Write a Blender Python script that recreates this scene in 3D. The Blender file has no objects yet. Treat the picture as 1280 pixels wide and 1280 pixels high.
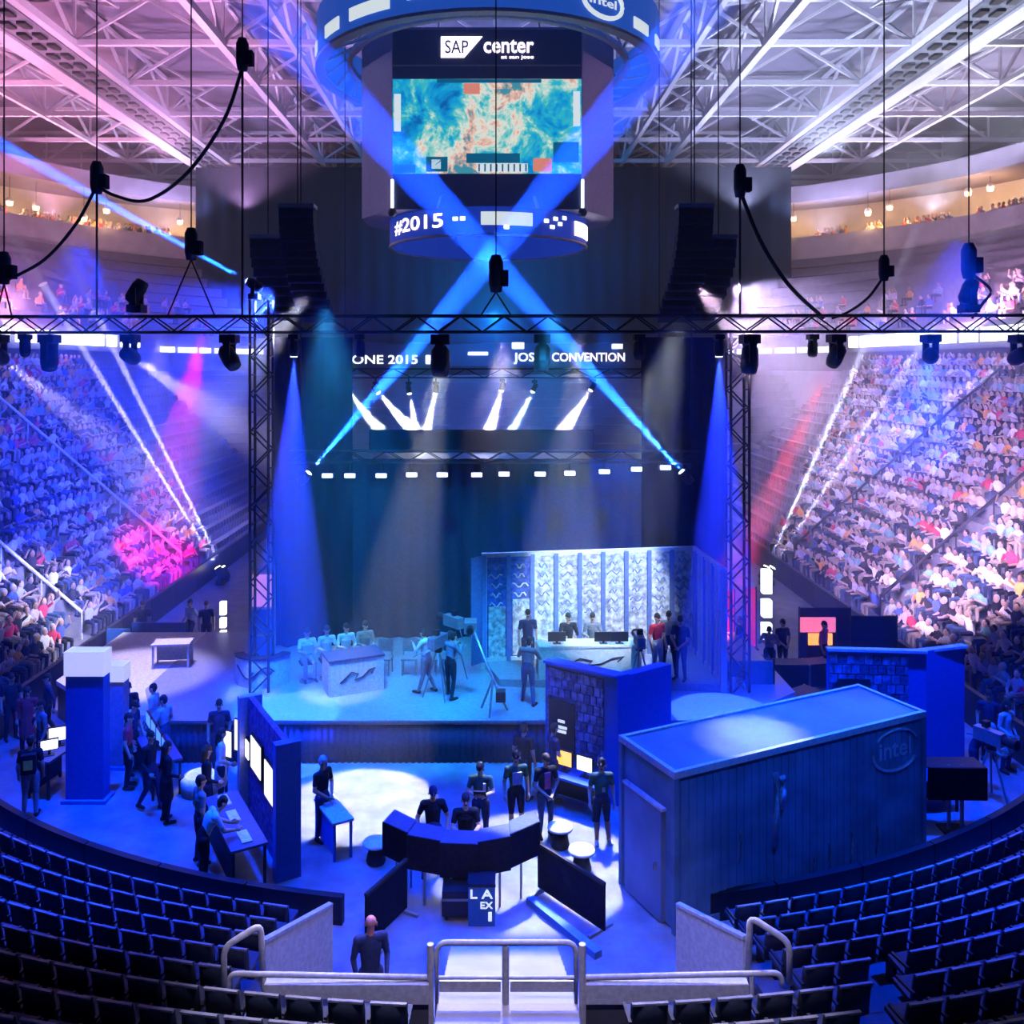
import bpy, bmesh, math, random
import numpy as np
from mathutils import Vector, Matrix, Euler
random.seed(7)
rnd = random.Random(11)
scene = bpy.context.scene
COL = scene.collection
PI = math.pi

# ---------------------------------------------------------------- camera
F, CX, CY, EYE = 1100.0, 618.0, 457.0, 10.0      # focal length and vanishing point in pixels of 1280, eye height in m
cam_data = bpy.data.cameras.new('camera')
cam = bpy.data.objects.new('camera', cam_data)
COL.objects.link(cam)
cam.location = (0, 0, EYE)
cam.rotation_euler = (PI / 2, 0, 0)
cam_data.sensor_width = 36.0
cam_data.lens = 36.0 * F / 1280.0
cam_data.shift_x = (640 - CX) / 1280.0
cam_data.shift_y = -(640 - CY) / 1280.0
cam_data.clip_end = 400
scene.camera = cam

# ---------------------------------------------------------------- world, exposure
world = bpy.data.worlds.new('world'); scene.world = world
world.use_nodes = True
world.node_tree.nodes['Background'].inputs[0].default_value = (0.01, 0.025, 0.2, 1)
world.node_tree.nodes['Background'].inputs[1].default_value = 0.35
vs = scene.view_settings
vs.view_transform = 'Standard'; vs.look = 'None'; vs.gamma = 1.0; vs.exposure = 0.0
vs.use_curve_mapping = False
scene.cycles.use_denoising = True
scene.cycles.max_bounces = 4
scene.cycles.use_adaptive_sampling = True
scene.cycles.adaptive_threshold = 0.02
scene.cycles.diffuse_bounces = 2
scene.cycles.glossy_bounces = 2
scene.cycles.volume_bounces = 0
scene.cycles.transparent_max_bounces = 6
scene.cycles.sample_clamp_indirect = 4.0
scene.cycles.use_light_tree = True

def P(px, py, d):
    return Vector(((px - CX) / F * d, d, EYE - (py - CY) / F * d))
def G(px, py, z=0.0):
    return P(px, py, F * (EYE - z) / (py - CY))
def PX(px, d): return (px - CX) / F * d
def PZ(py, d): return EYE - (py - CY) / F * d

def spot(loc, target, color, power, angle, blend=0.3, size=0.08):
    l = bpy.data.lights.new('spot_light', 'SPOT')
    l.color = color; l.energy = power; l.spot_size = math.radians(angle); l.spot_blend = blend
    l.shadow_soft_size = size
    o = bpy.data.objects.new('spot_light', l); COL.objects.link(o)
    o.location = loc
    o.rotation_euler = (Vector(target) - Vector(loc)).to_track_quat('-Z', 'Y').to_euler()
    return o
BLUE = (0.0, 0.045, 1.0); DEEP = (0.01, 0.03, 1.0); CYAN = (0.03, 0.42, 1.0); WHITE = (0.9, 0.93, 1.0)
PINK = (1.0, 0.38, 0.72); MAGENTA = (1.0, 0.0, 0.42); LAV = (0.62, 0.5, 1.0); WARM = (1.0, 0.55, 0.25); RED = (1.0, 0.06, 0.08)
# wash lights above the floor, with added ones where no rig hangs (the beams' own lamps are built with their fixtures further down)
WASH = [
    # location, target, colour, W, cone, blend
    ((-9, 19, 13), (-9.5, 19, 0), BLUE, 22500, 70, .45), ((-3, 18, 13.5), (-3.5, 18.5, 0), BLUE, 15300, 66, .45),
    ((4, 18, 13.5), (5, 17, 0), BLUE, 16200, 66, .45), ((10, 19, 13), (10.5, 18.5, 0), BLUE, 22500, 70, .45),
    ((0, 14, 12.5), (0.0, 14.0, 0), BLUE, 8100, 46, .45),
    # stage
    ((-4, 20.5, 11.5), (-3.5, 24.6, 1.1), CYAN, 9000, 44, .45), ((1.5, 20.5, 11.5), (0.5, 24.3, 1.1), CYAN, 7000, 40, .45),
    ((4.2, 19.5, 11.2), (3.0, 26.4, 2.9), (0.80, 0.9, 1.0), 9000, 27, .35), ((-6, 21, 11.2), (-4.3, 24.0, 1.7), (0.9, 0.95, 1.0), 4200, 13, .3),
    ((-7, 21.5, 11.2), tuple(G(314, 850, 1.5)), (0.9, 0.95, 1.0), 2600, 9, .3),
    ((-2, 22.5, 11.3), (-3.0, 28.8, 3.6), (0.0, 0.30, 0.62), 3400, 46, .8), ((3, 22.5, 11.3), (3.2, 28.8, 4.6), (0.0, 0.12, 1.0), 7000, 46, .8),
    # white pools on the floor
    ((-1.2, 23, 11), tuple(G(452, 1003)), WHITE, 23000, 17, .12), ((2.2, 22.5, 11), tuple(G(668, 1078)), WHITE, 19000, 19, .12),
    ((-4.5, 22.3, 11), tuple(G(243, 990)), WHITE, 8000, 5, .2),
    ((7.5, 20, 11), tuple(G(945, 918, 2.87)), WHITE, 5200, 15, .8), ((-9.5, 25, 11), (-10.4, 25.4, 1.1), LAV, 7000, 30, .5),
    # guard rails and near wall panels; the second lamp is added, with no rig there
    ((0.2, 21.5, 10.6), (0.15, 11.2, 2.0), (0.62, 0.6, 1.0), 13000, 34, .3),
    ((0.2, 7.0, 14.5), (0.15, 11.8, 2.0), (0.72, 0.64, 1.0), 3600, 40, .6),
    # added front lamps, unseen, to brighten the container and booths
    ((7, 10.5, 14), (5.8, 17.0, 1.6), (0.01, 0.14, 1.0), 4600, 32, .6), ((-6, 10.5, 14), (-5.5, 19.0, 1.4), (0.01, 0.12, 1.0), 3000, 32, .6),
    # stands
    ((-6, 24, 12.0), (-19, 37, 5.5), (0.02, 0.05, 1.0), 92000, 60, .5), ((-5, 24, 12.0), (-15.2, 30.0, 1.6), (0.72, 0.72, 1.0), 36000, 22, .6),
    ((-7.6, 23, 11.0), tuple(P(195, 690, 38)), MAGENTA, 110000, 12, .3),
    ((6, 22, 12.0), (19, 37, 5), (0.62, 0.44, 1.0), 44000, 58, .5), ((5, 22, 12.0), (17.0, 30.5, 3.0), (0.95, 0.66, 1.0), 34000, 28, .6),
    ((9.0, 22, 11.4), tuple(P(1160, 480, 44)), BLUE, 120000, 10, .6),
    # lamps added in mid-air for the scoreboard flanks and the far end
    ((-20, 30, 21), (-4.5, 35, 18.5), LAV, 3000, 30, .5), ((20, 30, 21), (4.5, 35, 18.5), (0.8, 0.45, 0.9), 3000, 30, .5),
    ((0, 58, 13.5), (0, 74, 6.5), (0.01, 0.14, 1.0), 16000, 70, .5),
]
for loc, tgt, c, w, a, bl in WASH:
    spot(loc, tgt, c, w, a, bl, 0.12)
# added roof uplights in mid-air, aimed straight up, and added upper bowl lamps
for x, y, c, w in [(-31, 48, PINK, 8250), (-31, 62, PINK, 6600), (-17, 45, (0.95, 0.42, 0.85), 6500), (-17, 60, (0.75, 0.42, 1.0), 5500), (-27, 72, LAV, 7000),
                   (31, 48, (0.75, 0.8, 1.0), 7500), (31, 62, (0.7, 0.72, 1.0), 9000), (17, 45, (0.6, 0.68, 1.0), 9500), (17, 60, (0.5, 0.55, 1.0), 7500), (27, 72, (0.6, 0.6, 1.0), 7000),
                   (0, 46, (0.3, 0.38, 1.0), 6000), (-2, 62, (0.15, 0.3, 1.0), 6000)]:
    spot((x, y, 20.6), (x, y + 0.01, 30), c, w, 128, 0.4, 0.3)
for loc, tgt, c, w, a in [
    ((-24, 44, 13), (-36, 62, 17), (1.0, 0.42, 0.85), 9000, 95), ((24, 44, 13), (36, 62, 17), (0.85, 0.42, 0.9), 9000, 95),
    ((0, 64, 13.0), (0, 76, 20), (0.0, 0.22, 0.7), 15000, 120)]:
    spot(loc, tgt, c, w, a, 0.6, 0.3)

# ---------------------------------------------------------------- materials
MATS = {}
def mat(name, col, rough=0.6, metal=0.0, var=0.12, scale=14.0, bump=0.0, emit=None, es=0.0, spec=0.4):
    if name in MATS: return MATS[name]
    m = bpy.data.materials.new(name); m.use_nodes = True
    nt = m.node_tree; b = nt.nodes['Principled BSDF']
    b.inputs['Roughness'].default_value = rough; b.inputs['Metallic'].default_value = metal
    b.inputs['Specular IOR Level'].default_value = spec
    tc = nt.nodes.new('ShaderNodeTexCoord'); n = nt.nodes.new('ShaderNodeTexNoise')
    n.inputs['Scale'].default_value = scale; n.inputs['Detail'].default_value = 3
    nt.links.new(tc.outputs['Object'], n.inputs['Vector'])
    r = nt.nodes.new('ShaderNodeValToRGB')
    r.color_ramp.elements[0].position = 0.35; r.color_ramp.elements[1].position = 0.65
    r.color_ramp.elements[0].color = [max(0, c * (1 - var)) for c in col] + [1]
    r.color_ramp.elements[1].color = [min(1, c * (1 + var)) for c in col] + [1]
    nt.links.new(n.outputs['Fac'], r.inputs[0]); nt.links.new(r.outputs[0], b.inputs['Base Color'])
    if bump:
        bp = nt.nodes.new('ShaderNodeBump'); bp.inputs['Strength'].default_value = bump
        nt.links.new(n.outputs['Fac'], bp.inputs['Height']); nt.links.new(bp.outputs[0], b.inputs['Normal'])
    if emit is not None:
        b.inputs['Emission Color'].default_value = list(emit) + [1]; b.inputs['Emission Strength'].default_value = es
    MATS[name] = m
    return m
def lamp_mat(name, col, s):
    return mat(name, (0.8, 0.8, 0.8), emit=col, es=s)
mat('black_paint', (0.012, 0.013, 0.018), 0.5); mat('black_cloth', (0.012, 0.014, 0.024), 0.95, bump=0.2, spec=0.1)
mat('black_metal', (0.012, 0.013, 0.018), 0.55, 0.0); mat('white_steel', (0.72, 0.70, 0.74), 0.5)
mat('grey_steel', (0.35, 0.36, 0.40), 0.45, 0.5); mat('chrome', (0.75, 0.76, 0.8), 0.25, 0.7)
mat('white_paint', (0.78, 0.78, 0.8), 0.5); mat('blue_paint', (0.10, 0.28, 0.75), 0.45, var=0.06)
mat('navy_drape', (0.05, 0.075, 0.13), 0.95, bump=0.15, spec=0.1); mat('deck_grey', (0.32, 0.36, 0.42), 0.35)
mat('floor_grey', (0.25, 0.265, 0.30), 0.42, var=0.22, scale=1.6); mat('concrete', (0.22, 0.22, 0.25), 0.85, scale=3)
mat('dark_concrete', (0.10, 0.10, 0.12), 0.85, scale=3); mat('roof_deck', (0.26, 0.23, 0.30), 0.9, scale=1.0)
mat('band_white', (0.62, 0.6, 0.64), 0.8, scale=1.0); mat('seat_plastic', (0.03, 0.04, 0.07), 0.5, var=0.15)
mat('seat_teal', (0.07, 0.13, 0.15), 0.5, var=0.2); mat('seat_edge_lit', (0.3, 0.3, 0.36), 0.4)
mat('glass_parapet', (0.72, 0.72, 0.78), 0.35); mat('wood_dark', (0.08, 0.06, 0.05), 0.6)
mat('lens_blue', (0.8, 0.8, 0.8), emit=(0.55, 0.68, 1.0), es=26); mat('lens_white', (0.8, 0.8, 0.8), emit=(0.95, 0.95, 1.0), es=30)
mat('lens_off', (0.05, 0.06, 0.09), 0.1); mat('lens_warm', (0.8, 0.7, 0.5), emit=(1.0, 0.62, 0.32), es=9)
mat('led_white', (0.8, 0.8, 0.85), emit=(0.8, 0.85, 1.0), es=3.2); mat('led_blue', (0.1, 0.2, 0.8), emit=(0.05, 0.16, 1.0), es=2.2)
mat('led_pink', (0.9, 0.8, 0.85), emit=(1.0, 0.82, 0.9), es=3.0)
mat('screen_white', (0.8, 0.8, 0.8), emit=(0.93, 0.95, 1.0), es=1.6); mat('screen_yellow', (0.8, 0.6, 0.2), emit=(1.0, 0.58, 0.06), es=1.3)
mat('screen_cream', (0.8, 0.8, 0.7), emit=(1.0, 0.97, 0.84), es=1.3)

# ---------------------------------------------------------------- mesh helpers
class MB:
    def __init__(s): s.v = []; s.f = []; s.m = []; s.smooth = []
    def add(s, vs_, fs, mi=0, sm=False):
        o = len(s.v); s.v += [tuple(v) for v in vs_]
        for f in fs: s.f.append(tuple(i + o for i in f)); s.m.append(mi); s.smooth.append(sm)
        return s
    def box(s, c, size, rz=0.0, mi=0, mtx=None):
        x, y, z = (k / 2 for k in size)
        pts = [Vector((sx * x, sy * y, sz * z)) for sz in (-1, 1) for sx, sy in ((-1, -1), (1, -1), (1, 1), (-1, 1))]
        if mtx is not None: pts = [mtx @ p for p in pts]
        elif rz:
            r = Matrix.Rotation(rz, 3, 'Z'); pts = [r @ p for p in pts]
        c = Vector(c)
        return s.add([p + c for p in pts], [(3, 2, 1, 0), (4, 5, 6, 7), (0, 1, 5, 4), (1, 2, 6, 5), (2, 3, 7, 6), (3, 0, 4, 7)], mi)
    def span(s, a, b, mi=0):
        return s.box([(a[i] + b[i]) / 2 for i in range(3)], [abs(b[i] - a[i]) for i in range(3)], mi=mi)
    def bar(s, a, b, w, h=None, mi=0):            # rectangular bar between two points
        a, b = Vector(a), Vector(b); d = b - a; L = d.length
        if L < 1e-6: return s
        q = d.to_track_quat('X', 'Z').to_matrix()
        return s.box((a + b) / 2, (L, w, h or w), mi=mi, mtx=q)
    def tube(s, a, b, r, r2=None, n=8, mi=0, cap=True):
        a, b = Vector(a), Vector(b); r2 = r if r2 is None else r2
        q = (b - a).to_track_quat('Z', 'Y').to_matrix()
        ring = [Vector((math.cos(2 * PI * i / n), math.sin(2 * PI * i / n), 0)) for i in range(n)]
        vs_ = [a + q @ (v * r) for v in ring] + [b + q @ (v * r2) for v in ring]
        fs = [(i, (i + 1) % n, n + (i + 1) % n, n + i) for i in range(n)]
        s.add(vs_, fs, mi, True)
        if cap:
            s.add(vs_[:n][::-1], [tuple(range(n))], mi); s.add(vs_[n:], [tuple(range(n))], mi)
        return s
    def path(s, pts, r, n=6, mi=0, closed=False):
        pts = [Vector(p) for p in pts]; N = len(pts); rings = []
        for i, p in enumerate(pts):
            a = pts[(i - 1) % N] if (closed or i > 0) else p
            b = pts[(i + 1) % N] if (closed or i < N - 1) else p
            q = (b - a).to_track_quat('Z', 'Y').to_matrix()
            rings.append([p + q @ Vector((math.cos(2 * PI * k / n) * r, math.sin(2 * PI * k / n) * r, 0)) for k in range(n)])
        vs_ = [v for ring in rings for v in ring]; fs = []
        for i in range(N if closed else N - 1):
            j = (i + 1) % N
            for k in range(n): fs.append((i * n + k, i * n + (k + 1) % n, j * n + (k + 1) % n, j * n + k))
        if not closed: fs += [tuple(range(n))[::-1], tuple(range((N - 1) * n, N * n))]
        return s.add(vs_, fs, mi, True)
    def prism(s, poly, z0, z1, mi=0, mi_top=None):            # polygon (ccw) extruded in z
        n = len(poly)
        vs_ = [(p[0], p[1], z0) for p in poly] + [(p[0], p[1], z1) for p in poly]
        s.add(vs_, [(i, (i + 1) % n, n + (i + 1) % n, n + i) for i in range(n)] + [tuple(range(n))[::-1]], mi)
        return s.add(vs_[n:], [tuple(range(n))], mi if mi_top is None else mi_top)
    def lathe(s, prof, n=16, c=(0, 0, 0), mtx=None, mi=0):    # (radius, z) profile about z
        vs_ = []; c = Vector(c)
        for r, z in prof:
            for k in range(n):
                v = Vector((r * math.cos(2 * PI * k / n), r * math.sin(2 * PI * k / n), z))
                vs_.append(c + (mtx @ v if mtx is not None else v))
        fs = [(i * n + k, i * n + (k + 1) % n, (i + 1) * n + (k + 1) % n, (i + 1) * n + k) for i in range(len(prof) - 1) for k in range(n)]
        return s.add(vs_, fs, mi, True)
    def ball(s, c, r, nu=8, nv=6, mi=0, mtx=None):
        r = r if hasattr(r, '__len__') else (r, r, r); c = Vector(c); vs_ = []
        for i in range(nv + 1):
            t = PI * i / nv
            for k in range(nu):
                p = Vector((r[0] * math.sin(t) * math.cos(2 * PI * k / nu), r[1] * math.sin(t) * math.sin(2 * PI * k / nu), r[2] * math.cos(t)))
                vs_.append(c + (mtx @ p if mtx is not None else p))
        fs = [(i * nu + k, (i + 1) * nu + k, (i + 1) * nu + (k + 1) % nu, i * nu + (k + 1) % nu) for i in range(nv) for k in range(nu)]
        return s.add(vs_, fs, mi, True)
    def mesh(s, name, mats):
        me = bpy.data.meshes.new(name)
        me.from_pydata(s.v, [], s.f)
        for m in (mats if isinstance(mats, (list, tuple)) else [mats]):
            me.materials.append(MATS[m] if isinstance(m, str) else m)
        me.polygons.foreach_set('material_index', s.m); me.polygons.foreach_set('use_smooth', s.smooth)
        me.update()
        return me
    def build(s, name, mats, parent=None, loc=None, world=False):
        if world and parent is not None:
            o = Vector(parent.location); g = parent.parent
            while g is not None: o = o + Vector(g.location); g = g.parent
            s.v = [(v[0] - o[0], v[1] - o[1], v[2] - o[2]) for v in s.v]
        elif parent is None and loc is not None and world:
            s.v = [(v[0] - loc[0], v[1] - loc[1], v[2] - loc[2]) for v in s.v]
        return link(name, s.mesh(name, mats), parent, loc)
def link(name, me, parent=None, loc=None, rot=None):
    o = bpy.data.objects.new(name, me); COL.objects.link(o)
    if parent is not None: o.parent = parent
    if loc is not None: o.location = loc
    if rot is not None: o.rotation_euler = rot
    return o
def tag(o, label=None, cat=None, group=None, kind=None):
    if label: o['label'] = label
    if cat: o['category'] = cat
    if group: o['group'] = group
    if kind: o['kind'] = kind
    return o
def thing(name, label, cat, loc=(0, 0, 0), rz=0.0, group=None):
    o = bpy.data.objects.new(name, None); COL.objects.link(o)
    o.location = loc; o.rotation_euler = (0, 0, rz); o.empty_display_size = 0.2
    return tag(o, label, cat, group)
def struct(o): o['kind'] = 'structure'; return o
def copy_tree(o, parent=None):
    c = o.copy(); COL.objects.link(c)
    if parent is not None: c.parent = parent
    for ch in o.children: copy_tree(ch, c)
    return c
def text_mesh(body, size, m, name='lettering', parent=None, mtx=None, depth=0.006, align='CENTER', squeeze=1.0):
    cu = bpy.data.curves.new(name, 'FONT'); cu.body = body; cu.size = size; cu.extrude = depth
    cu.align_x = align; cu.align_y = 'CENTER'; cu.offset = size * 0.012; cu.resolution_u = 3
    t = bpy.data.objects.new(name, cu); COL.objects.link(t)
    dg = bpy.context.evaluated_depsgraph_get(); dg.update()
    me = bpy.data.meshes.new_from_object(t.evaluated_get(dg))
    bpy.data.objects.remove(t); bpy.data.curves.remove(cu)
    me.materials.clear(); me.materials.append(MATS[m])
    me.transform(Matrix.Diagonal((squeeze, 1, 1, 1)))
    if mtx is not None: me.transform(mtx)
    return link(name, me, parent)
FACE = Matrix.Rotation(PI / 2, 4, 'X')            # text lying in xy -> standing, facing -y
def lerp(a, b, t): return a + (b - a) * t
# ================================================================= THE SETTING
# ---- arena floor
fl = MB().prism([(-46, 6), (46, 6), (46, 88), (-46, 88)], -0.3, 0.0).build('floor', 'floor_grey'); struct(fl)
ARC_C, ARC_R = Vector((0.3, 34.2)), 18.6
def arc(r, a): return Vector((ARC_C.x + r * math.sin(a), ARC_C.y - r * math.cos(a)))
A_SIDE = math.asin(13.0 / ARC_R)

def strip(path_a, path_b, z0, z1, mi=0, mb=None):      # solid ribbon between two plan polylines
    mb = mb or MB(); n = len(path_a)
    for i in range(n - 1):
        a, b, c, d = path_a[i], path_a[i + 1], path_b[i + 1], path_b[i]
        vs_ = [(p[0], p[1], z0) for p in (a, b, c, d)] + [(p[0], p[1], z1) for p in (a, b, c, d)]
        mb.add(vs_, [(3, 2, 1, 0), (4, 5, 6, 7), (0, 1, 5, 4), (2, 3, 7, 6)] + ([(3, 0, 4, 7)] if i == 0 else []) + ([(1, 2, 6, 5)] if i == n - 2 else []), mi)
    return mb
# ---- dasher boards round the floor: sections of black board along the near curve and the two long sides
dash = struct(thing('wall_dasher', 'low black dasher board running round the arena floor', None))
def arc_pts(r, a0, a1, n): return [arc(r, lerp(a0, a1, i / n)) for i in range(n + 1)]
for s in (-1, 1):
    a_in = math.asin(3.0 / ARC_R)
    for k in range(6):
        a0, a1 = lerp(a_in, A_SIDE, k / 6) * s, lerp(a_in, A_SIDE, (k + 0.985) / 6) * s
        if s < 0: a0, a1 = a1, a0
        strip(arc_pts(ARC_R + 0.14, a0, a1, 5), arc_pts(ARC_R, a0, a1, 5), 0, 0.5).build('board_panel', 'black_paint', dash)
    y0 = arc(ARC_R, A_SIDE * s).y
    for k in range(16):
        ya, yb = y0 + k * 2.6, y0 + k * 2.6 + 2.57
        MB().span((s * 13.2, ya, 0), (s * 13.35, yb, 1.0)).build('board_panel', 'black_paint', dash)
# ---- near stand: stepped tiers on the same centre
near = struct(thing('terrace_near', 'dark concrete seating tiers curving round the near end', None))
NROW = 9
def row_geo(i): return ARC_R + 0.55 + 0.8 * i, ARC_R + 1.35 + 0.8 * i, 0.02 + 0.3 * i      # inner, outer radius, tread height
for i in range(NROW):
    r0, r1, z = row_geo(i)
    for s in (-1, 1):
        a_in = math.asin((3.55 if i < 5 else 0.95) / r0)
        a_out = 0.86 if i < 4 else 0.80
        a0, a1 = (a_in, a_out) if s > 0 else (-a_out, -a_in)
        strip(arc_pts(r1, a0, a1, 16), arc_pts(r0, a0, a1, 16), 0 if i < 5 else 0.0, max(z, 0.03)).build('step', 'dark_concrete', near)
# ---- side terraces
NT, TX0, TZ0, TDX, TDZ = 16, 13.9, 0.5, 0.70, 0.6
for s, nm in ((-1, 'terrace_left'), (1, 'terrace_right')):
    ter = struct(thing(nm, 'concrete seating terrace along the long side of the arena', None))
    for j in range(NT):
        x0, z = TX0 + TDX * j, TZ0 + TDZ * j
        a, b = (x0, 25.6) if s > 0 else (-25.6, -x0)
        MB().span((a, 20.6 + 0.4 * j, z - TDZ if j else 0), (b, 62, z)).build('step', 'concrete', ter)
# far end terrace, glimpsed between the drapes
ter = struct(thing('terrace_far', 'blue lit concrete terrace at the far end', None))
for j in range(14):
    MB().span((-25, 64 + 0.9 * j, 0), (25, 80, 0.6 + 0.66 * j)).build('step', 'concrete', ter)
# ---- upper bowl: plan curves of the fascia and of the white band
def dense(pts, n=10):
    out = []
    for i in range(len(pts) - 1):
        p0, p1, p2, p3 = pts[max(i - 1, 0)], pts[i], pts[i + 1], pts[min(i + 2, len(pts) - 1)]
        for k in range(n):
            t = k / n
            out.append(tuple(0.5 * ((2 * p1[c]) + (-p0[c] + p2[c]) * t + (2 * p0[c] - 5 * p1[c] + 4 * p2[c] - p3[c]) * t * t + (-p0[c] + 3 * p1[c] - 3 * p2[c] + p3[c]) * t ** 3) for c in (0, 1)))
    return out + [pts[-1]]
FAS = dense([(25.2, 30), (25.2, 48), (24.6, 60), (22, 70), (17, 77), (9, 80.5), (0, 81.5)], 4)
BAND = dense([(41, 32), (39, 50), (36, 64), (31.5, 71.5), (25.8, 77), (16, 82), (0, 84)], 4)
def mixc(a, b, t): return [(lerp(p[0], q[0], t), lerp(p[1], q[1], t)) for p, q in zip(a, b)]
def sgn(c, s): return [(p[0] * s, p[1]) for p in c]
BACK = [(p[0] * 1.11 + 0.2, p[1] + 3.0) for p in BAND]
for s, nm in ((-1, 'left'), (1, 'right')):
    up = struct(thing('wall_bowl_' + nm, 'upper bowl of the arena with fascia, tiers and pale concourse band', None))
    def loft(ca, cb, z0, z1, name, m):
        ca, cb = sgn(ca, s), sgn(cb, s)
        if s < 0: ca, cb = cb, ca
        strip(ca, cb, z0, z1).build(name, m, up)
    loft(FAS, mixc(FAS, BAND, 0.03), 9.6, 11.0, 'concourse_wall', 'dark_concrete')
    loft(mixc(FAS, BAND, -0.02), mixc(FAS, BAND, 0.03), 10.9, 12.3, 'fascia', 'concrete')
    for k in range(9):
        loft(mixc(FAS, BAND, 0.03 + 0.1 * k), mixc(FAS, BAND, 0.95), 11.6 + 0.85 * k, 12.3 + 0.85 * k, 'tier', 'concrete')
    loft(mixc(FAS, BAND, 0.94), BAND, 18.6, 21.1, 'pale_band', 'band_white')
    loft(BAND, BACK, 20.2, 20.6, 'concourse_floor', 'concrete')
    loft(BACK, [(p[0] + 0.5, p[1] + 0.5) for p in BACK], 20.2, 26, 'concourse_rear_wall', 'band_white')
    loft(BAND, BACK, 24.2, 25.6, 'soffit', 'roof_deck')
# ---- roof: deck plus longitudinal and transverse trusses, every member its own piece
roof = struct(thing('ceiling', 'white steel roof trusses under a dark roof deck', None))
MB().span((-48, 24, 30.6), (48, 92, 31.0)).build('deck', 'roof_deck', roof)
ZB, ZT = 27.6, 30.0
CROSS = [41.3, 48.0, 54.8, 61.6, 68.6, 75.6, 82.0]
def truss_group(name): 
    o = bpy.data.objects.new(name, None); COL.objects.link(o); o.parent = roof; return o
NODES = [-38.5, -31.5, -22.9, -14.8, -7.5, 0, 7.5, 14.8, 22.9, 31.5, 38.5]
for y in CROSS:
    t = truss_group('cross_truss')
    MB().bar((-42, y, ZB), (42, y, ZB), 0.30).build('bottom_chord', 'white_steel', t)
    MB().bar((-42, y, ZT), (42, y, ZT), 0.24).build('top_chord', 'white_steel', t)
    for a, b in zip(NODES[:-1], NODES[1:]):
        m = (a + b) / 2
        MB().bar((a, y, ZB), (m, y, ZT), 0.16).build('brace', 'white_steel', t)
        MB().bar((m, y, ZT), (b, y, ZB), 0.16).build('brace', 'white_steel', t)
    for a in NODES: MB().bar((a, y, ZB), (a, y, ZT), 0.13).build('brace', 'white_steel', t)
for x in (-31.5, -22.9, -14.8, -11.0, 11.0, 14.8, 22.9, 31.5):
    t = truss_group('long_truss')
    wdt = 0.42 if abs(x) in (22.9, 14.8) else 0.3
    MB().bar((x, 26, ZB - 0.1), (x, 86, ZB - 0.1), wdt).build('bottom_chord', 'white_steel', t)
    MB().bar((x, 26, ZT), (x, 86, ZT), 0.22).build('top_chord', 'white_steel', t)
    for a, b in zip(CROSS[:-1], CROSS[1:]):
        m = (a + b) / 2
        MB().bar((x, a, ZB), (x, m, ZT), 0.16).build('brace', 'white_steel', t)
        MB().bar((x, m, ZT), (x, b, ZB), 0.16).build('brace', 'white_steel', t)
        if abs(x) in (14.8, 22.9, 31.5):                 # cross bracing seen in plan
            x2 = x - math.copysign(7.6, x)
            MB().bar((x, a, ZT), ((x + x2) / 2, m, ZB + 0.6), 0.13).build('brace', 'white_steel', t)
            MB().bar(((x + x2) / 2, m, ZB + 0.6), (x, b, ZT), 0.13).build('brace', 'white_steel', t)
# catwalks: a deep pale girder with a perforated walkway beside it
for s in (-1, 1):
    t = truss_group('catwalk')
    MB().span((s * 25.2, 28, ZB - 0.5), (s * 26.2, 84, ZB + 0.9)).build('girder', 'white_steel', t)
    MB().span((s * 23.2, 28, ZB - 0.35), (s * 25.2, 84, ZB - 0.28)).build('walkway', 'concrete', t)
    k = 0
    for y in np.arange(41, 80, 1.5):
        for x in (23.7, 24.5):
            MB().span((s * x - 0.22, y, ZB - 0.5), (s * x + 0.22, y + 0.75, ZB - 0.36)).build('grating', 'black_metal', t)
# horizontal purlins / pipes in front of the far wall
for k, (y, z, r) in enumerate([(83, 27.2, 0.28), (83.5, 25.9, 0.4), (84, 24.9, 0.28), (84.5, 23.8, 0.22)]):
    MB().bar((-34, y, z), (34, y, z), r * 2, r * 1.4).build('purlin', 'white_steel', roof)
# far wall
wf = struct(MB().span((-48, 88, 0), (48, 88.6, 31)).build('wall_back', 'roof_deck'))
for s, nm in ((-1, 'wall_left'), (1, 'wall_right')):
    struct(MB().span((s * 46, 20, 0), (s * 46.6, 88, 31)).build(nm, 'roof_deck'))
# LED ribbon boards on the fascia
def ribbon(s, i0, i1, pat, label, z0=11.2, z1=11.95, m='led_white'):
    c = sgn(mixc(FAS, BAND, -0.035), s); seg = []
    rb = thing('ribbon_board', label, 'ribbon board', (c[i0][0], c[i0][1], z0), group=None)
    acc = 0.0; pts = [Vector((p[0], p[1])) for p in c[i0:i1 + 1]]
    L = [(b - a).length for a, b in zip(pts[:-1], pts[1:])]
    def at(t):
        for a, b, l in zip(pts[:-1], pts[1:], L):
            if t <= l: return a.lerp(b, t / l)
            t -= l
        return pts[-1]
    t = 0
    while t < sum(L) - 0.3:
        w, gap = pat[len(seg) % len(pat)]
        a, b = at(t), at(min(t + w, sum(L)))
        inn = Vector((-s * 0.12, -0.05))
        quad = [a, b, b + inn, a + inn] if s < 0 else [a + inn, b + inn, b, a]
        MB().prism(quad, z0 + 0.02, z1).build('lit_panel', m, rb, world=False)
        o = rb.children[-1] if rb.children else None
        seg.append(1); t += w + gap
    for ch in rb.children: ch.location = (-rb.location.x, -rb.location.y, -rb.location.z)
    return rb
ribbon(-1, 1, 8, [(7, 0.3), (2.5, 0.5), (1.2, 0.6)], 'white lit ribbon board on the fascia above the blue lit stand')
ribbon(1, 1, 8, [(8, 0.3), (3.0, 0.4), (1.6, 0.5)], 'white lit ribbon board on the fascia above the lavender lit stand')
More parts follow.
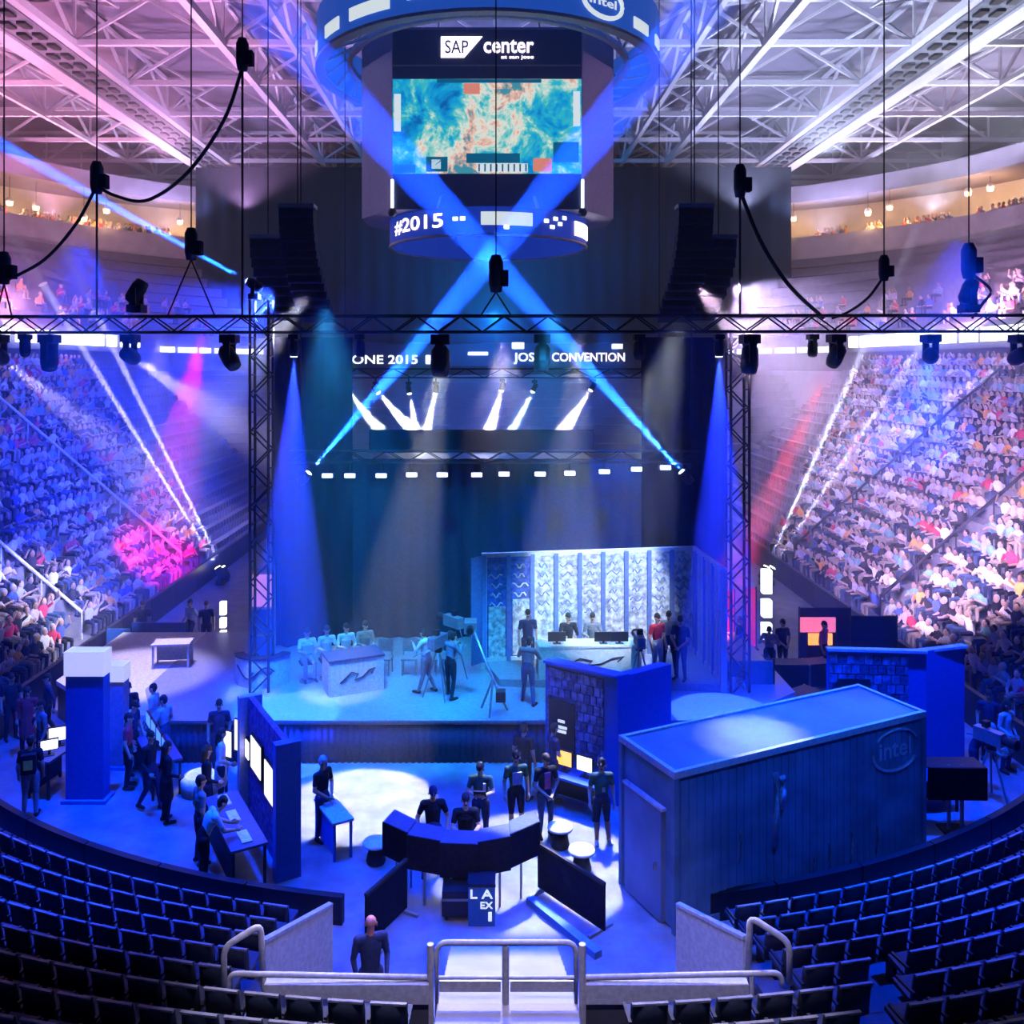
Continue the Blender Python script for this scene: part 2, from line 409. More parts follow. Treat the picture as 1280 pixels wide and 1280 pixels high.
ribbon(-1, 9, 14, [(1.7, 0.6), (2.2, 0.5), (1.2, 0.6)], 'short white ribbon board segments beyond the blue lit stand', 10.95, 11.35)
ribbon(1, 9, 14, [(1.9, 0.5), (1.4, 0.5), (2.2, 0.6)], 'short white ribbon board segments beyond the lavender lit stand', 10.95, 11.35)
# far end message board with lettering
fb = thing('message_board', 'far end message board reading ONE 2015 and JOSE CONVENTION', 'message board', (0, 75.9, 9.95))
MB().span((-13.2, 75.9, 9.95), (12.4, 76.2, 11.9)).build('board', 'navy_drape', fb, world=True)
def wtext(body, px0, px1, py, d, hpx, m, parent, name='lettering'):
    w = PX(px1, d) - PX(px0, d); size = hpx / F * d * 1.38
    o = text_mesh(body, size, m, name, parent, FACE)
    xs = [v.co.x for v in o.data.vertices]; sx = w / (max(xs) - min(xs)); c = (max(xs) + min(xs)) / 2
    o.data.transform(Matrix.Diagonal((sx, 1, 1, 1)) @ Matrix.Translation((-c, 0, 0)))
    p = P((px0 + px1) / 2, py, d) - parent.location
    o.location = p
    return o
wtext('ONE 2015', 440, 522, 450, 75.85, 11, 'led_white', fb); wtext('JOSE', 642, 676, 447, 75.85, 11, 'led_white', fb)
wtext('CONVENTION', 690, 781, 447, 75.85, 11, 'led_pink', fb)
MB().span(tuple(P(532, 455, 75.78)), tuple(P(538, 444, 75.9))).build('lit_panel', 'led_white', fb, world=True)
for a, b in (((640, 436), (655, 428)), ((585, 444), (610, 440)), ((765, 436), (778, 430))):
    MB().span(tuple(P(a[0], a[1], 75.78)), tuple(P(b[0], b[1], 75.9))).build('lit_panel', 'led_white', fb, world=True)
# upper concourse lamps and the big drape that closes off the far end
for k, (x, y, d) in enumerate([(12, 252, 66), (45, 258, 68), (105, 272, 70), (133, 262, 71), (225, 276, 77), (249, 282, 78),
                               (970, 278, 78), (992, 272, 77), (1085, 265, 72), (1112, 258, 71), (1210, 240, 67), (1238, 234, 66)]):
    p = P(x, y, d)
    lm = thing('concourse_lamp', '%s warm lamp from the end drape on the concourse above the %s' % (['first', 'second', 'third', 'fourth', 'fifth', 'sixth'][5 - k if x < 618 else k - 6], 'blue lit stand' if x < 618 else 'lavender lit stand'), 'lamp', p, group='upper concourse lamps')
    MB().lathe([(0.0, 0.34), (0.16, 0.32), (0.24, 0.2), (0.27, 0), (0.0, 0)], 10).build('shade', 'white_paint', lm)
    MB().lathe([(0.0, -0.3), (0.2, -0.28), (0.25, -0.02), (0.0, -0.02)], 10).build('bulb', 'lens_warm', lm)
    MB().tube((0, 0, 0.3), (0, 0, 24.3 - p.z), 0.03, n=6).build('stem', 'black_metal', lm)
    l = bpy.data.lights.new('concourse_light', 'POINT'); l.color = WARM; l.energy = 420; l.shadow_soft_size = 0.3
    lo = bpy.data.objects.new('concourse_light', l); COL.objects.link(lo); lo.location = p + Vector((0, -0.2, -0.7))
def drape(name, x0, x1, y, z0, z1, label, m='black_cloth', fold=0.5, amp=0.14, parent=None, cat='drape', kind=None):
    n = max(8, int((x1 - x0) / fold * 4)); mb = MB(); vs_ = []
    top = [(lerp(x0, x1, i / n), y + amp * math.sin(2 * PI * lerp(0, (x1 - x0) / fold, i / n)) + 0.3 * amp * math.sin(i * 1.7)) for i in range(n + 1)]
    for z, a in ((z0, 1.0), (z1, 0.75)):
        vs_ += [(p[0], y + (p[1] - y) * a, z) for p in top]
    back = [(v[0], v[1] + 0.03, v[2]) for v in vs_]
    N = n + 1; fs = []
    for i in range(n):
        fs.append((i, i + 1, N + i + 1, N + i)); fs.append((2 * N + i + 1, 2 * N + i, 3 * N + i, 3 * N + i + 1))
        fs.append((i + 1, i, 2 * N + i, 2 * N + i + 1)); fs.append((N + i, N + i + 1, 3 * N + i + 1, 3 * N + i))
    mb.add(vs_ + back, fs, 0, True)
    c = ((x0 + x1) / 2, y, z0)
    o = mb.build(name, m, parent, c if parent is None else None, world=True)
    if parent is None:
        tag(o, label, cat)
    return o
mat('end_cloth', (0.012, 0.04, 0.09), 0.95, bump=0.15, spec=0.1)
drape('end_drape', -25.6, 25.4, 75.4, 12.0, 27.0, 'huge dark blue drape hung from the roof behind the scoreboard', 'end_cloth', 1.6, 0.22)
# ================================================================= THE RIG
# ---- centre-hung scoreboard
SBX, SBY = -0.25, 36.0
sb = thing('scoreboard', 'centre-hung arena scoreboard with bright screen and two lettered rings', 'scoreboard', (SBX, SBY, 14.8))
def smat_game():
    m = bpy.data.materials.new('screen_picture'); m.use_nodes = True; nt = m.node_tree; b = nt.nodes['Principled BSDF']
    b.inputs['Base Color'].default_value = (0.02, 0.02, 0.02, 1)
    tc = nt.nodes.new('ShaderNodeTexCoord'); n1 = nt.nodes.new('ShaderNodeTexNoise'); n1.inputs['Scale'].default_value = 0.8; n1.inputs['Detail'].default_value = 5
    n1.inputs['Roughness'].default_value = 0.72; n1.inputs['Distortion'].default_value = 0.4
    mp = nt.nodes.new('ShaderNodeMapping'); mp.inputs['Location'].default_value = (2.3, 0.0, 5.1)
    nt.links.new(tc.outputs['Object'], mp.inputs[0]); nt.links.new(mp.outputs[0], n1.inputs['Vector'])
    r = nt.nodes.new('ShaderNodeValToRGB'); e = r.color_ramp.elements
    e[0].position = 0.30; e[0].color = (0.0, 0.10, 0.42, 1); e[1].position = 0.40; e[1].color = (0.0, 0.34, 0.75, 1)
    for p, c in ((0.47, (0.03, 0.52, 0.62, 1)), (0.52, (0.35, 0.72, 0.66, 1)), (0.57, (0.85, 0.86, 0.78, 1)), (0.62, (0.9, 0.5, 0.38, 1)), (0.68, (0.05, 0.3, 0.4, 1))):
        x = e.new(p); x.color = c
    # a diagonal pale path through the middle of the picture
    sep = nt.nodes.new('ShaderNodeSeparateXYZ'); nt.links.new(tc.outputs['Object'], sep.inputs[0])
    a = nt.nodes.new('ShaderNodeMath'); a.operation = 'MULTIPLY_ADD'; a.inputs[1].default_value = -0.65; nt.links.new(sep.outputs[2], a.inputs[0]); nt.links.new(sep.outputs[0], a.inputs[2])
    ab = nt.nodes.new('ShaderNodeMath'); ab.operation = 'ABSOLUTE'; nt.links.new(a.outputs[0], ab.inputs[0])
    mr = nt.nodes.new('ShaderNodeMapRange'); mr.inputs[1].default_value = 0.2; mr.inputs[2].default_value = 2.6; mr.inputs[3].default_value = 0.1; mr.inputs[4].default_value = -0.07
    nt.links.new(ab.outputs[0], mr.inputs[0])
    ad = nt.nodes.new('ShaderNodeMath'); nt.links.new(n1.outputs['Fac'], ad.inputs[0]); nt.links.new(mr.outputs[0], ad.inputs[1])
    nt.links.new(ad.outputs[0], r.inputs[0]); nt.links.new(r.outputs[0], b.inputs['Emission Color']); b.inputs['Emission Strength'].default_value = 0.95
    MATS['screen_picture'] = m
smat_game()
oct_ = [(-3.57, 33), (3.57, 33), (5.0, 35), (5.0, 37), (3.57, 39), (-3.57, 39), (-5.0, 37), (-5.0, 35)]
oct_ = [(p[0] - 0.02, p[1] - SBY) for p in oct_]
mat('board_blue', (0.07, 0.10, 0.20), 0.5); mat('board_side', (0.36, 0.36, 0.48), 0.6)
zf = lambda py: PZ(py, 33.0) - 14.8
MB().prism(oct_, zf(262), zf(34)).build('cabinet', 'board_side', sb)
MB().span((-3.55, -3.06, zf(262)), (3.5, -3.0, zf(218))).build('lower_panel', 'board_blue', sb)
MB().span((-3.55, -3.08, zf(99)), (3.5, -3.0, zf(38))).build('header_panel', 'board_blue', sb)
MB().span((-3.55, -3.11, zf(84)), (3.5, -3.08, zf(82))).build('trim', 'grey_steel', sb)
scr = MB().span((-3.55, -0.03, -1.76), (3.5, 0.03, 1.76)).build('main_screen', 'screen_picture', sb, (0, -3.06, zf(158.5)))
for x0, x1, z0, z1, m in [(-0.8, 1.2, -1.38, -1.02, 'led_dark'), (-0.4, 1.5, -1.72, -1.4, 'led_pale'), (-3.5, -2.7, -1.74, -1.45, 'led_dark'), (-2.3, -1.5, -1.7, -1.15, 'led_dark'), (-2.1, -1.75, -1.6, -1.25, 'led_pale'),
                           (2.45, 3.4, -1.35, -0.6, 'led_dark'), (-3.5, -3.25, -0.2, 1.2, 'led_pale'), (3.2, 3.45, 0.0, 1.3, 'led_pale'), (-1.9, 2.0, 1.62, 1.75, 'led_dark'), (1.7, 2.4, -1.7, -1.2, 'led_coral'), (-0.9, -0.3, 1.2, 1.6, 'led_coral')]:
    mat('led_dark', (0.02, 0.05, 0.09), emit=(0.0, 0.10, 0.2), es=1); mat('led_pale', (0.8, 0.8, 0.8), emit=(0.75, 0.85, 0.85), es=0.9); mat('led_coral', (0.8, 0.3, 0.2), emit=(0.85, 0.28, 0.18), es=0.8)
    MB().span((x0, -0.05, z0), (x1, -0.031, z1)).build('screen_overlay', m, scr)
for x in np.linspace(-0.35, 1.4, 9):
    MB().span((x, -0.056, -1.7), (x + 0.06, -0.05, -1.42)).build('screen_overlay', 'led_dark', scr)
# logo block and lettering on the header
zc = zf(60)
MB().add([(-1.75, -3.12, zf(47)), (-1.75, -3.12, zf(73)), (-0.88, -3.12, zf(73)), (-0.2, -3.12, zf(47)), (-1.75, -3.08, zf(47)), (-1.75, -3.08, zf(73)), (-0.88, -3.08, zf(73)), (-0.2, -3.08, zf(47))],
         [(0, 1, 2, 3), (7, 6, 5, 4), (0, 4, 5, 1), (1, 5, 6, 2), (2, 6, 7, 3), (3, 7, 4, 0)]).build('logo_block', 'led_pink', sb)
def fit_text(body, x0, x1, zmid, hgt, y, m, parent, name='lettering'):
    o = text_mesh(body, hgt * 1.4, m, name, parent, FACE)
    xs = [v.co.x for v in o.data.vertices]; zs = [v.co.z for v in o.data.vertices]
    o.data.transform(Matrix.Diagonal(((x1 - x0) / (max(xs) - min(xs)), 1, hgt / (max(zs) - min(zs)), 1)) @ Matrix.Translation((-(max(xs) + min(xs)) / 2, 0, -(max(zs) + min(zs)) / 2)))
    o.location = ((x0 + x1) / 2, y, zmid); return o
fit_text('SAP', -1.6, -0.72, zc, 0.5, -3.125, 'white_paint', sb)
fit_text('center', -0.15, 1.72, zf(59), 0.5, -3.1, 'led_pink', sb); fit_text('at san jose', 0.5, 1.72, zf(73), 0.16, -3.1, 'led_pink', sb)
for x in (-3.57, 3.55):
    MB().bar((x, -3.08, zf(268)), (x, -3.08, zf(225)), 0.1).build('edge_light', 'led_white', sb)
    MB().ball((x, -3.1, zf(266)), 0.17, 10, 8).build('edge_lamp', 'lens_off', sb)
# lower ring
def ring_solid(r, z0, z1, t, n=48):
    mb = MB(); ang = [2 * PI * i / n for i in range(n)]
    vs_ = [(rr * math.sin(a), -rr * math.cos(a), z) for z in (z0, z1) for rr in (r, r - t) for a in ang]
    fs = []
    for i in range(n):
        j = (i + 1) % n
        fs += [(i, j, 2 * n + j, 2 * n + i), (n + j, n + i, 3 * n + i, 3 * n + j), (j, i, n + i, n + j), (2 * n + i, 2 * n + j, 3 * n + j, 3 * n + i)]
    return mb.add(vs_, fs)
mat('ring_led', (0.02, 0.04, 0.15), emit=(0.01, 0.05, 0.55), es=0.6); mat('ring_led_bright', (0.02, 0.06, 0.3), emit=(0.02, 0.12, 0.7), es=0.55)
lr = ring_solid(4.0, 0.0, 1.0, 0.25).build('lower_ring', 'ring_led', sb)
ring_solid(4.04, -0.06, 0.02, 0.14).build('rim', 'white_steel', lr)
def ring_text(body, a0, a1, zmid, hgt, R, m, parent):
    o = text_mesh(body, hgt * 1.4, m, 'lettering', parent, FACE)
    xs = [v.co.x for v in o.data.vertices]; x0, x1 = min(xs), max(xs)
    for v in o.data.vertices:
        a = lerp(a0, a1, (v.co.x - x0) / (x1 - x0)); rr = R - v.co.y
        v.co = (rr * math.sin(a), -rr * math.cos(a), zmid + v.co.z)
    return o
def ring_panel(a0, a1, z0, z1, R, m, parent, name='lit_panel'):
    mb = MB(); n = 6; vs_ = []
    for rr in (R + 0.05, R):
        for z in (z0, z1): vs_ += [(rr * math.sin(lerp(a0, a1, i / n)), -rr * math.cos(lerp(a0, a1, i / n)), z) for i in range(n + 1)]
    N = n + 1; fs = [(i, i + 1, N + i + 1, N + i) for i in range(n)] + [(2 * N + i + 1, 2 * N + i, 3 * N + i, 3 * N + i + 1) for i in range(n)]
    fs += [(i + 1, i, 2 * N + i, 2 * N + i + 1) for i in range(n)] + [(N + i, N + i + 1, 3 * N + i + 1, 3 * N + i) for i in range(n)] + [(0, N, 3 * N, 2 * N), (n, 2 * N + n, 3 * N + n, N + n)]
    return mb.add(vs_, fs).build(name, m, parent)
ring_text('#2015', -1.12, -0.42, 0.52, 0.52, 4.02, 'led_pink', lr)
ring_panel(-0.06, 0.42, 0.32, 0.8, 4.0, 'led_pale', lr); ring_panel(0.98, 1.4, 0.2, 0.75, 4.0, 'led_pink', lr)
for a, z in ((0.55, 0.5), (0.62, 0.3), (0.66, 0.62), (0.72, 0.45), (-0.32, 0.5), (-0.25, 0.5), (0.15, 0.18), (0.78, 0.7)):
    ring_panel(a, a + 0.045, z, z + 0.13, 4.0, 'led_white', lr)
for a in (-1.1, -0.5, 0.5, 1.1, 2.2, -2.2):
    MB().bar((3.9 * math.sin(a), -3.9 * math.cos(a), 0.95), (3.3 * math.sin(a), -2.9 * math.cos(a), 2.2), 0.1).build('strut', 'grey_steel', sb)
MB().lathe([(0.0, -0.5), (0.7, -0.35), (1.2, 0.1), (1.5, 1.4), (0.0, 1.4)], 20).build('speaker_cluster', 'black_metal', sb)
# upper ring
ur = ring_solid(6.9, 7.0, 8.9, 0.35).build('upper_ring', 'ring_led_bright', sb)
ring_solid(6.95, 6.92, 7.04, 0.4).build('rim', 'white_steel', ur)
ring_solid(5.7, 7.2, 7.4, 0.2).build('inner_rail', 'white_steel', ur)
for k in range(28):
    a = 2 * PI * k / 28; b = 2 * PI * (k + 1) / 28
    MB().bar((6.6 * math.sin(a), -6.6 * math.cos(a), 7.1), (5.7 * math.sin(b), -5.7 * math.cos(b), 7.3), 0.08).build('brace', 'white_steel', ur)
    if k % 2 == 0: MB().bar((5.6 * math.sin(a), -5.6 * math.cos(a), 7.3), (4.4 * math.sin(a), -4.4 * math.cos(a), 8.6), 0.1).build('brace', 'white_steel', ur)
for a0, a1, z0, z1 in ((-1.05, -0.88, 7.3, 7.75), (-0.78, -0.5, 7.35, 7.8), (-0.4, -0.22, 7.5, 7.9), (0.86, 1.02, 7.3, 7.7), (1.15, 1.25, 7.3, 7.7), (-1.35, -1.25, 7.3, 7.7)):
    ring_panel(a0, a1, z0, z1, 6.9, 'led_pale', ur)
em = MB(); n = 24
em.path([(6.96 * math.sin(0.62 + 0.13 * math.cos(t)), -6.96 * math.cos(0.62 + 0.13 * math.cos(t)), 7.75 + 0.55 * math.sin(t)) for t in np.linspace(0, 2 * PI, n, endpoint=False)], 0.08, 6, closed=True).build('round_emblem', 'led_pale', ur)
ring_text('intel', 0.53, 0.71, 7.75, 0.3, 6.93, 'led_pale', ur)
for a in (0.5, 1.2, 2.0, 2.7, -0.5, -1.2, -2.0, -2.7):
    MB().tube((6.6 * math.sin(a), -6.6 * math.cos(a), 8.9), (4.5 * math.sin(a), -4.5 * math.cos(a), 12.8), 0.05, n=6).build('cable', 'white_steel', sb)

# ---- box trusses
def box_truss(name, label, a, b, w, h, bay, parent_mat='black_metal', r=0.028, group=None):
    a, b = Vector(a), Vector(b); d = b - a; L = d.length
    o = thing(name, label, 'truss', a, group=group)
    ux = d.normalized(); vert = abs(ux.z) > 0.7
    uy = Vector((0, 1, 0)) if not vert else Vector((0, 1, 0)); uz = Vector((0, 0, 1)) if not vert else Vector((1, 0, 0))
    cor = [uy * sy * w / 2 + uz * sz * h / 2 for sy, sz in ((-1, -1), (-1, 1), (1, 1), (1, -1))]
    for c in cor: MB().tube(c, d + c, r, n=6).build('chord', parent_mat, o)
    nb = max(2, int(L / bay))
    for i in range(nb):
        p, q = ux * (L * i / nb), ux * (L * (i + 1) / nb)
        for (c1, c2) in ((0, 1), (3, 2)):
            u, v = (c1, c2) if i % 2 == 0 else (c2, c1)
            MB().tube(p + cor[u], q + cor[v], r * 0.6, n=5).build('brace', parent_mat, o)
        MB().tube(p + cor[0], p + cor[3], r * 0.55, n=5).build('spreader', parent_mat, o)
        MB().tube(p + cor[1], p + cor[2], r * 0.55, n=5).build('spreader', parent_mat, o)
    return o
TY = 22.0
def drop_chains(o, xs, y, z0):
    for x in xs: MB().tube((x, y, z0), (x, y, 30.6), 0.018, n=5).build('chain', 'black_metal', o, world=True)
box_truss('lighting_truss', 'long black lighting truss hung across the whole arena in front of the stage', (-14.6, TY, 11.02), (16.2, TY, 11.06), 0.42, 0.40, 0.55, r=0.035)
t2_ = box_truss('lighting_truss', 'upstage black truss carrying the row of small bright bars above the drape', (-6.3, 27.1, 7.2), (6.3, 27.1, 7.2), 0.34, 0.34, 0.6)
t3_ = box_truss('lighting_truss', 'mid-air truss with white spotlights behind the stage drape', (-6.0, 34.0, 9.7), (6.6, 34.0, 9.7), 0.34, 0.34, 0.7)
drop_chains(t2_, (-6.0, 6.1), 27.27, 7.37); drop_chains(t3_, (-5.8, 6.4), 34.17, 9.87)
ORD = ['first', 'second', 'third', 'fourth', 'fifth', 'sixth', 'seventh', 'eighth', 'ninth', 'tenth', 'eleventh', 'twelfth', 'thirteenth', 'fourteenth', 'fifteenth', 'sixteenth', 'seventeenth', 'eighteenth', 'nineteenth', 'twentieth'] + ['%d%s' % (n, 'st' if n % 10 == 1 else 'nd' if n % 10 == 2 else 'rd' if n % 10 == 3 else 'th') for n in range(21, 60)]
# ---- moving-head fixtures
def fixture(loc, target, label, lens, s=1.0, group='moving head lamps on the rig', hang=True, mount=0.0):
    loc = Vector(loc)
    for ty, zb, zt in ((22.0, 10.78, 11.30), (27.1, 7.0, None), (34.0, 9.5, None)):      # hung under (or stood on) the front chord of the truss at that depth
        if abs(loc.y - ty) < 0.3:
            loc.y = ty - (0.21 if ty == 22.0 else 0.17)
            if hang: loc.z = min(loc.z, zb - 0.45 * s); mount = zb - loc.z
            else: loc.z = zt + 0.45 * s; mount = -0.45 * s
    o = thing('moving_head_lamp', label, 'stage lamp', loc, group=group)
    sg = 1 if hang else -1
    q = (Vector(target) - loc).normalized().to_track_quat('Z', 'Y').to_matrix()
    MB().box((0, 0, sg * 0.36 * s), (0.30 * s, 0.34 * s, 0.16 * s)).build('base', 'black_metal', o)
    yk = MB()
    for sx in (-1, 1): yk.box((0, sx * 0.2 * s, sg * 0.13 * s), (0.12 * s, 0.05 * s, 0.36 * s))
    yk.box((0, 0, sg * 0.28 * s), (0.14 * s, 0.45 * s, 0.05 * s)); yk.build('yoke', 'black_metal', o)
    hd = MB().lathe([(0.0, -0.28 * s), (0.1 * s, -0.26 * s), (0.15 * s, -0.18 * s), (0.16 * s, 0.1 * s), (0.13 * s, 0.24 * s), (0.0, 0.24 * s)], 14, mtx=q).build('head', 'black_metal', o)
    MB().lathe([(0.0, 0.262 * s), (0.10 * s, 0.255 * s), (0.115 * s, 0.235 * s)], 14, mtx=q).build('lens', lens, hd)
    if abs(mount) > 0.44 * s + 0.005: MB().tube((0, 0, sg * 0.43 * s), (0, 0, mount), 0.03, n=6).build('clamp', 'black_metal', o)
    return o, q
SHAFTS = []
def beam(loc, target, label, lens, color, power, angle, s=1.0, hang=True, mount=0.0, blend=0.1, lamp=True, shaft=0.0, k=None):
    o, q = fixture(loc, target, label, lens, s, hang=hang, mount=mount)
    power *= k or (26 if angle < 5 else 14)
    if shaft:          # denser haze cone added in the shape of this lamp's beam, built further down
        SHAFTS.append((o.location + q @ Vector((0, 0, 0.34 * s)), Vector(target), angle, shaft))
    if lamp: spot(o.location + q @ Vector((0, 0, 0.3 * s)), target, color, power, angle, blend, 0.05 * s)
    return o
bs = Vector
SKY = (0.006, 0.075, 1.0)
beam(P(380, 598, 26.9), P(870, 20, 26.6), 'moving head throwing a long blue beam up over the stage, on the white desk side', 'lens_blue', SKY, 60000, 5.6, 0.9, mount=0.42, shaft=0.03, k=85)
beam(P(858, 590, 26.9), P(340, 20, 26.6), 'moving head throwing a long blue beam up over the stage, above the white open container', 'lens_blue', SKY, 60000, 5.6, 0.9, mount=0.42, shaft=0.03, k=85)
beam(P(370, 434, 22), P(360, 900, 22.6), 'moving head glowing deep blue beside the line array over the white caster desk', 'lens_blue', DEEP, 22000, 17, 0.8, mount=0.4, k=4, shaft=0.02)
beam(P(896, 429, 22), P(903, 900, 22.6), 'moving head glowing deep blue beside the line array over the open container', 'lens_blue', DEEP, 22000, 17, 0.8, mount=0.4, k=4, shaft=0.02)
for t, k in ((P(58, 362, 40.6), 0), (P(122, 395, 40), 1)):
    beam(P(276 + 5 * k, 716, 40 + 0.8 * k), t, 'beam lamp on the ground shooting a thin pale shaft up past the magenta lit crowd', 'lens_white', (0.75, 0.7, 1.0), 22000, 1.4, 1.2, hang=False, shaft=0.06, k=70)
for t, k in ((P(1098, 395, 38.6), 0), (P(1165, 410, 38), 1)):
    beam(P(955 + 6 * k, 716, 38 + 0.8 * k), t, 'beam lamp on the ground shooting a thin pale shaft up past the lavender lit crowd', 'lens_white', (0.7, 0.75, 1.0), 18000 - 6000 * k, 1.4, 1.2, hang=False, shaft=0.06, k=100)
beam(P(318, 356, 24.2), P(-40, 158, 24.4), 'moving head on the tower top throwing a blue beam across the pale concourse band', 'lens_blue', SKY, 42000, 2.6, 0.9, hang=False, shaft=0.03, k=70)
for kq, (x, y, tx, ty, c, w, an) in enumerate(((432, 466, 480, 545, WHITE, 3000, 14), (470, 487, 534, 560, WHITE, 9000, 14), (511, 487, 524, 560, WHITE, 7000, 13), (545, 487, 529, 560, WHITE, 7000, 15),
                              (628, 481, 606, 560, WHITE, 8000, 17), (668, 485, 628, 560, (0.4, 0.6, 1.0), 6000, 12), (741, 482, 690, 560, (1.0, 0.7, 0.85), 3500, 16), (806, 462, 812, 600, (0.35, 0.7, 1.0), 5000, 15))):
    beam(P(x, y, 33.9), P(tx, ty, 33.2), '%s moving head from the white desk end of the mid-air truss' % ORD[kq], 'lens_white', c, w, an, 0.7, mount=0.3 + (y - 474) / F * 34, k=16, shaft=0.09)
beam(P(1041, 430, 22), P(925, 700, 27), 'moving head throwing a wide red shaft beside the tower of the open container', 'lens_off', RED, 30000, 9, 1.2, mount=0.5, blend=0.8, k=9)
beam(P(1158, 428, 22), P(1150, 540, 38), 'moving head throwing a broad blue shaft over the lavender lit crowd', 'lens_blue', SKY, 26000, 13, 1.2, mount=0.5, blend=0.8, k=7)
beam(P(1268, 420, 22), P(1060, 575, 32), 'moving head throwing a lavender shaft across the lavender lit crowd', 'lens_off', LAV, 24000, 7, 1.2, mount=0.5, blend=0.6, k=6)
beam(P(167, 440, 22), P(300, 535, 30), 'moving head throwing a pale shaft over the magenta lit crowd', 'lens_warm', (0.9, 0.75, 0.85), 16000, 10, 1.2, mount=0.5, blend=0.6, k=5)
beam(P(4, 428, 22), P(180, 590, 34), 'moving head at the far end of the truss over the blue lit crowd', 'lens_white', LAV, 22000, 9, 1.2, mount=0.4, blend=0.6, k=4)
for kq, (x, y, s, tx, ty) in enumerate(sorted(((67, 436, 1.3, 60, 560), (290, 440, 1.3, 330, 520), (551, 440, 1.5, 548, 600), (677, 436, 1.3, 670, 600), (797, 424, 0.9, 800, 600), (934, 436, 1.4, 930, 600), (452, 424, 0.8, 452, 600), (1012, 418, 0.8, 1012, 560), (37, 420, 0.8, 30, 500)))):
    fixture(P(x, y, 22), P(tx, ty, 21), '%s unlit moving head from the blue lit stand under the front truss' % ORD[kq], 'lens_off', s, 'unlit moving heads under the front truss', mount=11.0 - PZ(y, 22))
for x, y in ((175, 392), (1205, 385)):
    fixture(P(x, y, 22), P(x + 30, y - 80, 22), 'unlit black moving head standing on the front truss over the %s stand' % ('blue lit' if x < 618 else 'lavender lit'), 'lens_off', 1.2, 'moving heads on top of the front truss', hang=False, mount=11.0 - PZ(y, 22))
for kq, (x, y) in enumerate(((410, 594), (438, 594), (477, 594), (515, 593), (553, 593), (596, 593), (630, 592), (675, 592), (712, 591), (755, 589), (795, 586), (831, 584))):
    p = P(x, y, 26.93)
    bl = thing('blinder_bar', '%s bright bar lamp from the white desk end of the upstage truss' % ORD[kq], 'stage lamp', p, group='bar lamps under the upstage truss')
    MB().span((-0.18, -0.1, -0.08), (0.18, 0.12, 0.08)).build('housing', 'black_metal', bl)
    MB().span((-0.16, -0.12, -0.06), (0.16, -0.1, 0.06)).build('lens', 'led_lav', bl) if 'led_lav' in MATS else None
    if 'led_lav' not in MATS:
        mat('led_lav', (0.8, 0.8, 0.9), emit=(0.62, 0.62, 1.0), es=5); MB().span((-0.16, -0.12, -0.06), (0.16, -0.1, 0.06)).build('lens', 'led_lav', bl)
    MB().tube((0, 0, 0.08), (0, 0, 7.01 - p.z), 0.02, n=6).build('clamp', 'black_metal', bl)
    spot(p + Vector((0, -0.25, 0)), p + Vector((0, -1.2, -5)), (0.1, 0.25, 1.0), 420, 34, 0.6, 0.08)
# ---- chain hoists and slung cables
def hoist(px, py, d, chain_to=30.0, spread=1.1, s=1.0, label='black chain hoist above the front truss'):
    p = P(px, py, d)
    o = thing('chain_hoist', label, 'hoist', p, group='chain hoists above the front truss')
    MB().lathe([(0, -0.42 * s), (0.12 * s, -0.4 * s), (0.16 * s, -0.2 * s), (0.16 * s, 0.25 * s), (0.1 * s, 0.4 * s), (0, 0.42 * s)], 12).build('motor', 'black_metal', o)
    MB().box((0.17 * s, 0, -0.1 * s), (0.2 * s, 0.24 * s, 0.34 * s)).build('chain_bag', 'black_cloth', o)
    MB().tube((0, 0, 0.4 * s), (0, 0, chain_to - p.z), 0.018, n=5).build('chain', 'black_metal', o)
    if spread:
        for sx in (-1, 1): MB().tube((0, 0, -0.4 * s), (sx * spread, 0, 11.22 - p.z), 0.022, n=5).build('sling', 'black_metal', o)
    else: MB().tube((0, 0, -0.4 * s), (0, 0, 11.22 - p.z), 0.03, n=6).build('sling', 'black_metal', o)
    return o
hoist(303, 68, TY, spread=0, label='highest black chain hoist with cable sagging to the next one'); hoist(925, 226, TY, spread=0, label='black chain hoist over the tower beside the open container'); hoist(239, 305, TY, spread=0.6, label='black chain hoist with a wide sling over the blue lit stand'); hoist(1211, 326, TY, spread=0.22, s=1.1, label='black chain hoist with narrow double sling over the lavender lit stand'); hoist(620, 342, TY, spread=0.4, s=1.15, label='large black chain hoist hanging just below the scoreboard'); hoist(5, 335, TY, spread=0.2, label='black chain hoist at the truss end over the blue lit stand'); hoist(121, 222, TY, spread=0, label='black chain hoist where two sagging cables meet')
hoist(1105, 335, TY, spread=0.0, s=0.8, label='small black chain hoist over the lavender lit stand')
def cable(pts, label, r=0.03):
    pts = [P(*p) for p in pts]; out = []
    for i in range(len(pts) - 1):
        p0, p1, p2, p3 = pts[max(i - 1, 0)], pts[i], pts[i + 1], pts[min(i + 2, len(pts) - 1)]
        for k in range(8):
            t = k / 8
            out.append(0.5 * ((2 * p1) + (-p0 + p2) * t + (2 * p0 - 5 * p1 + 4 * p2 - p3) * t * t + (-p0 + 3 * p1 - 3 * p2 + p3) * t ** 3))
    out.append(pts[-1])
    c = MB().path(out, r, 6).build('slung_cable', 'black_metal', None, out[0], world=True)
    tag(c, label, 'cable'); return c
cable([(303, 84, 22), (280, 150, 22), (235, 215, 22), (185, 250, 22), (145, 245, 22), (121, 232, 22)], 'black cable sagging between two chain hoists under the pink roof trusses', 0.045)
cable([(121, 232, 22), (95, 280, 22), (55, 325, 22), (5, 352, 22)], 'black cable dropping from a high hoist to the truss end over blue lit stand', 0.04)
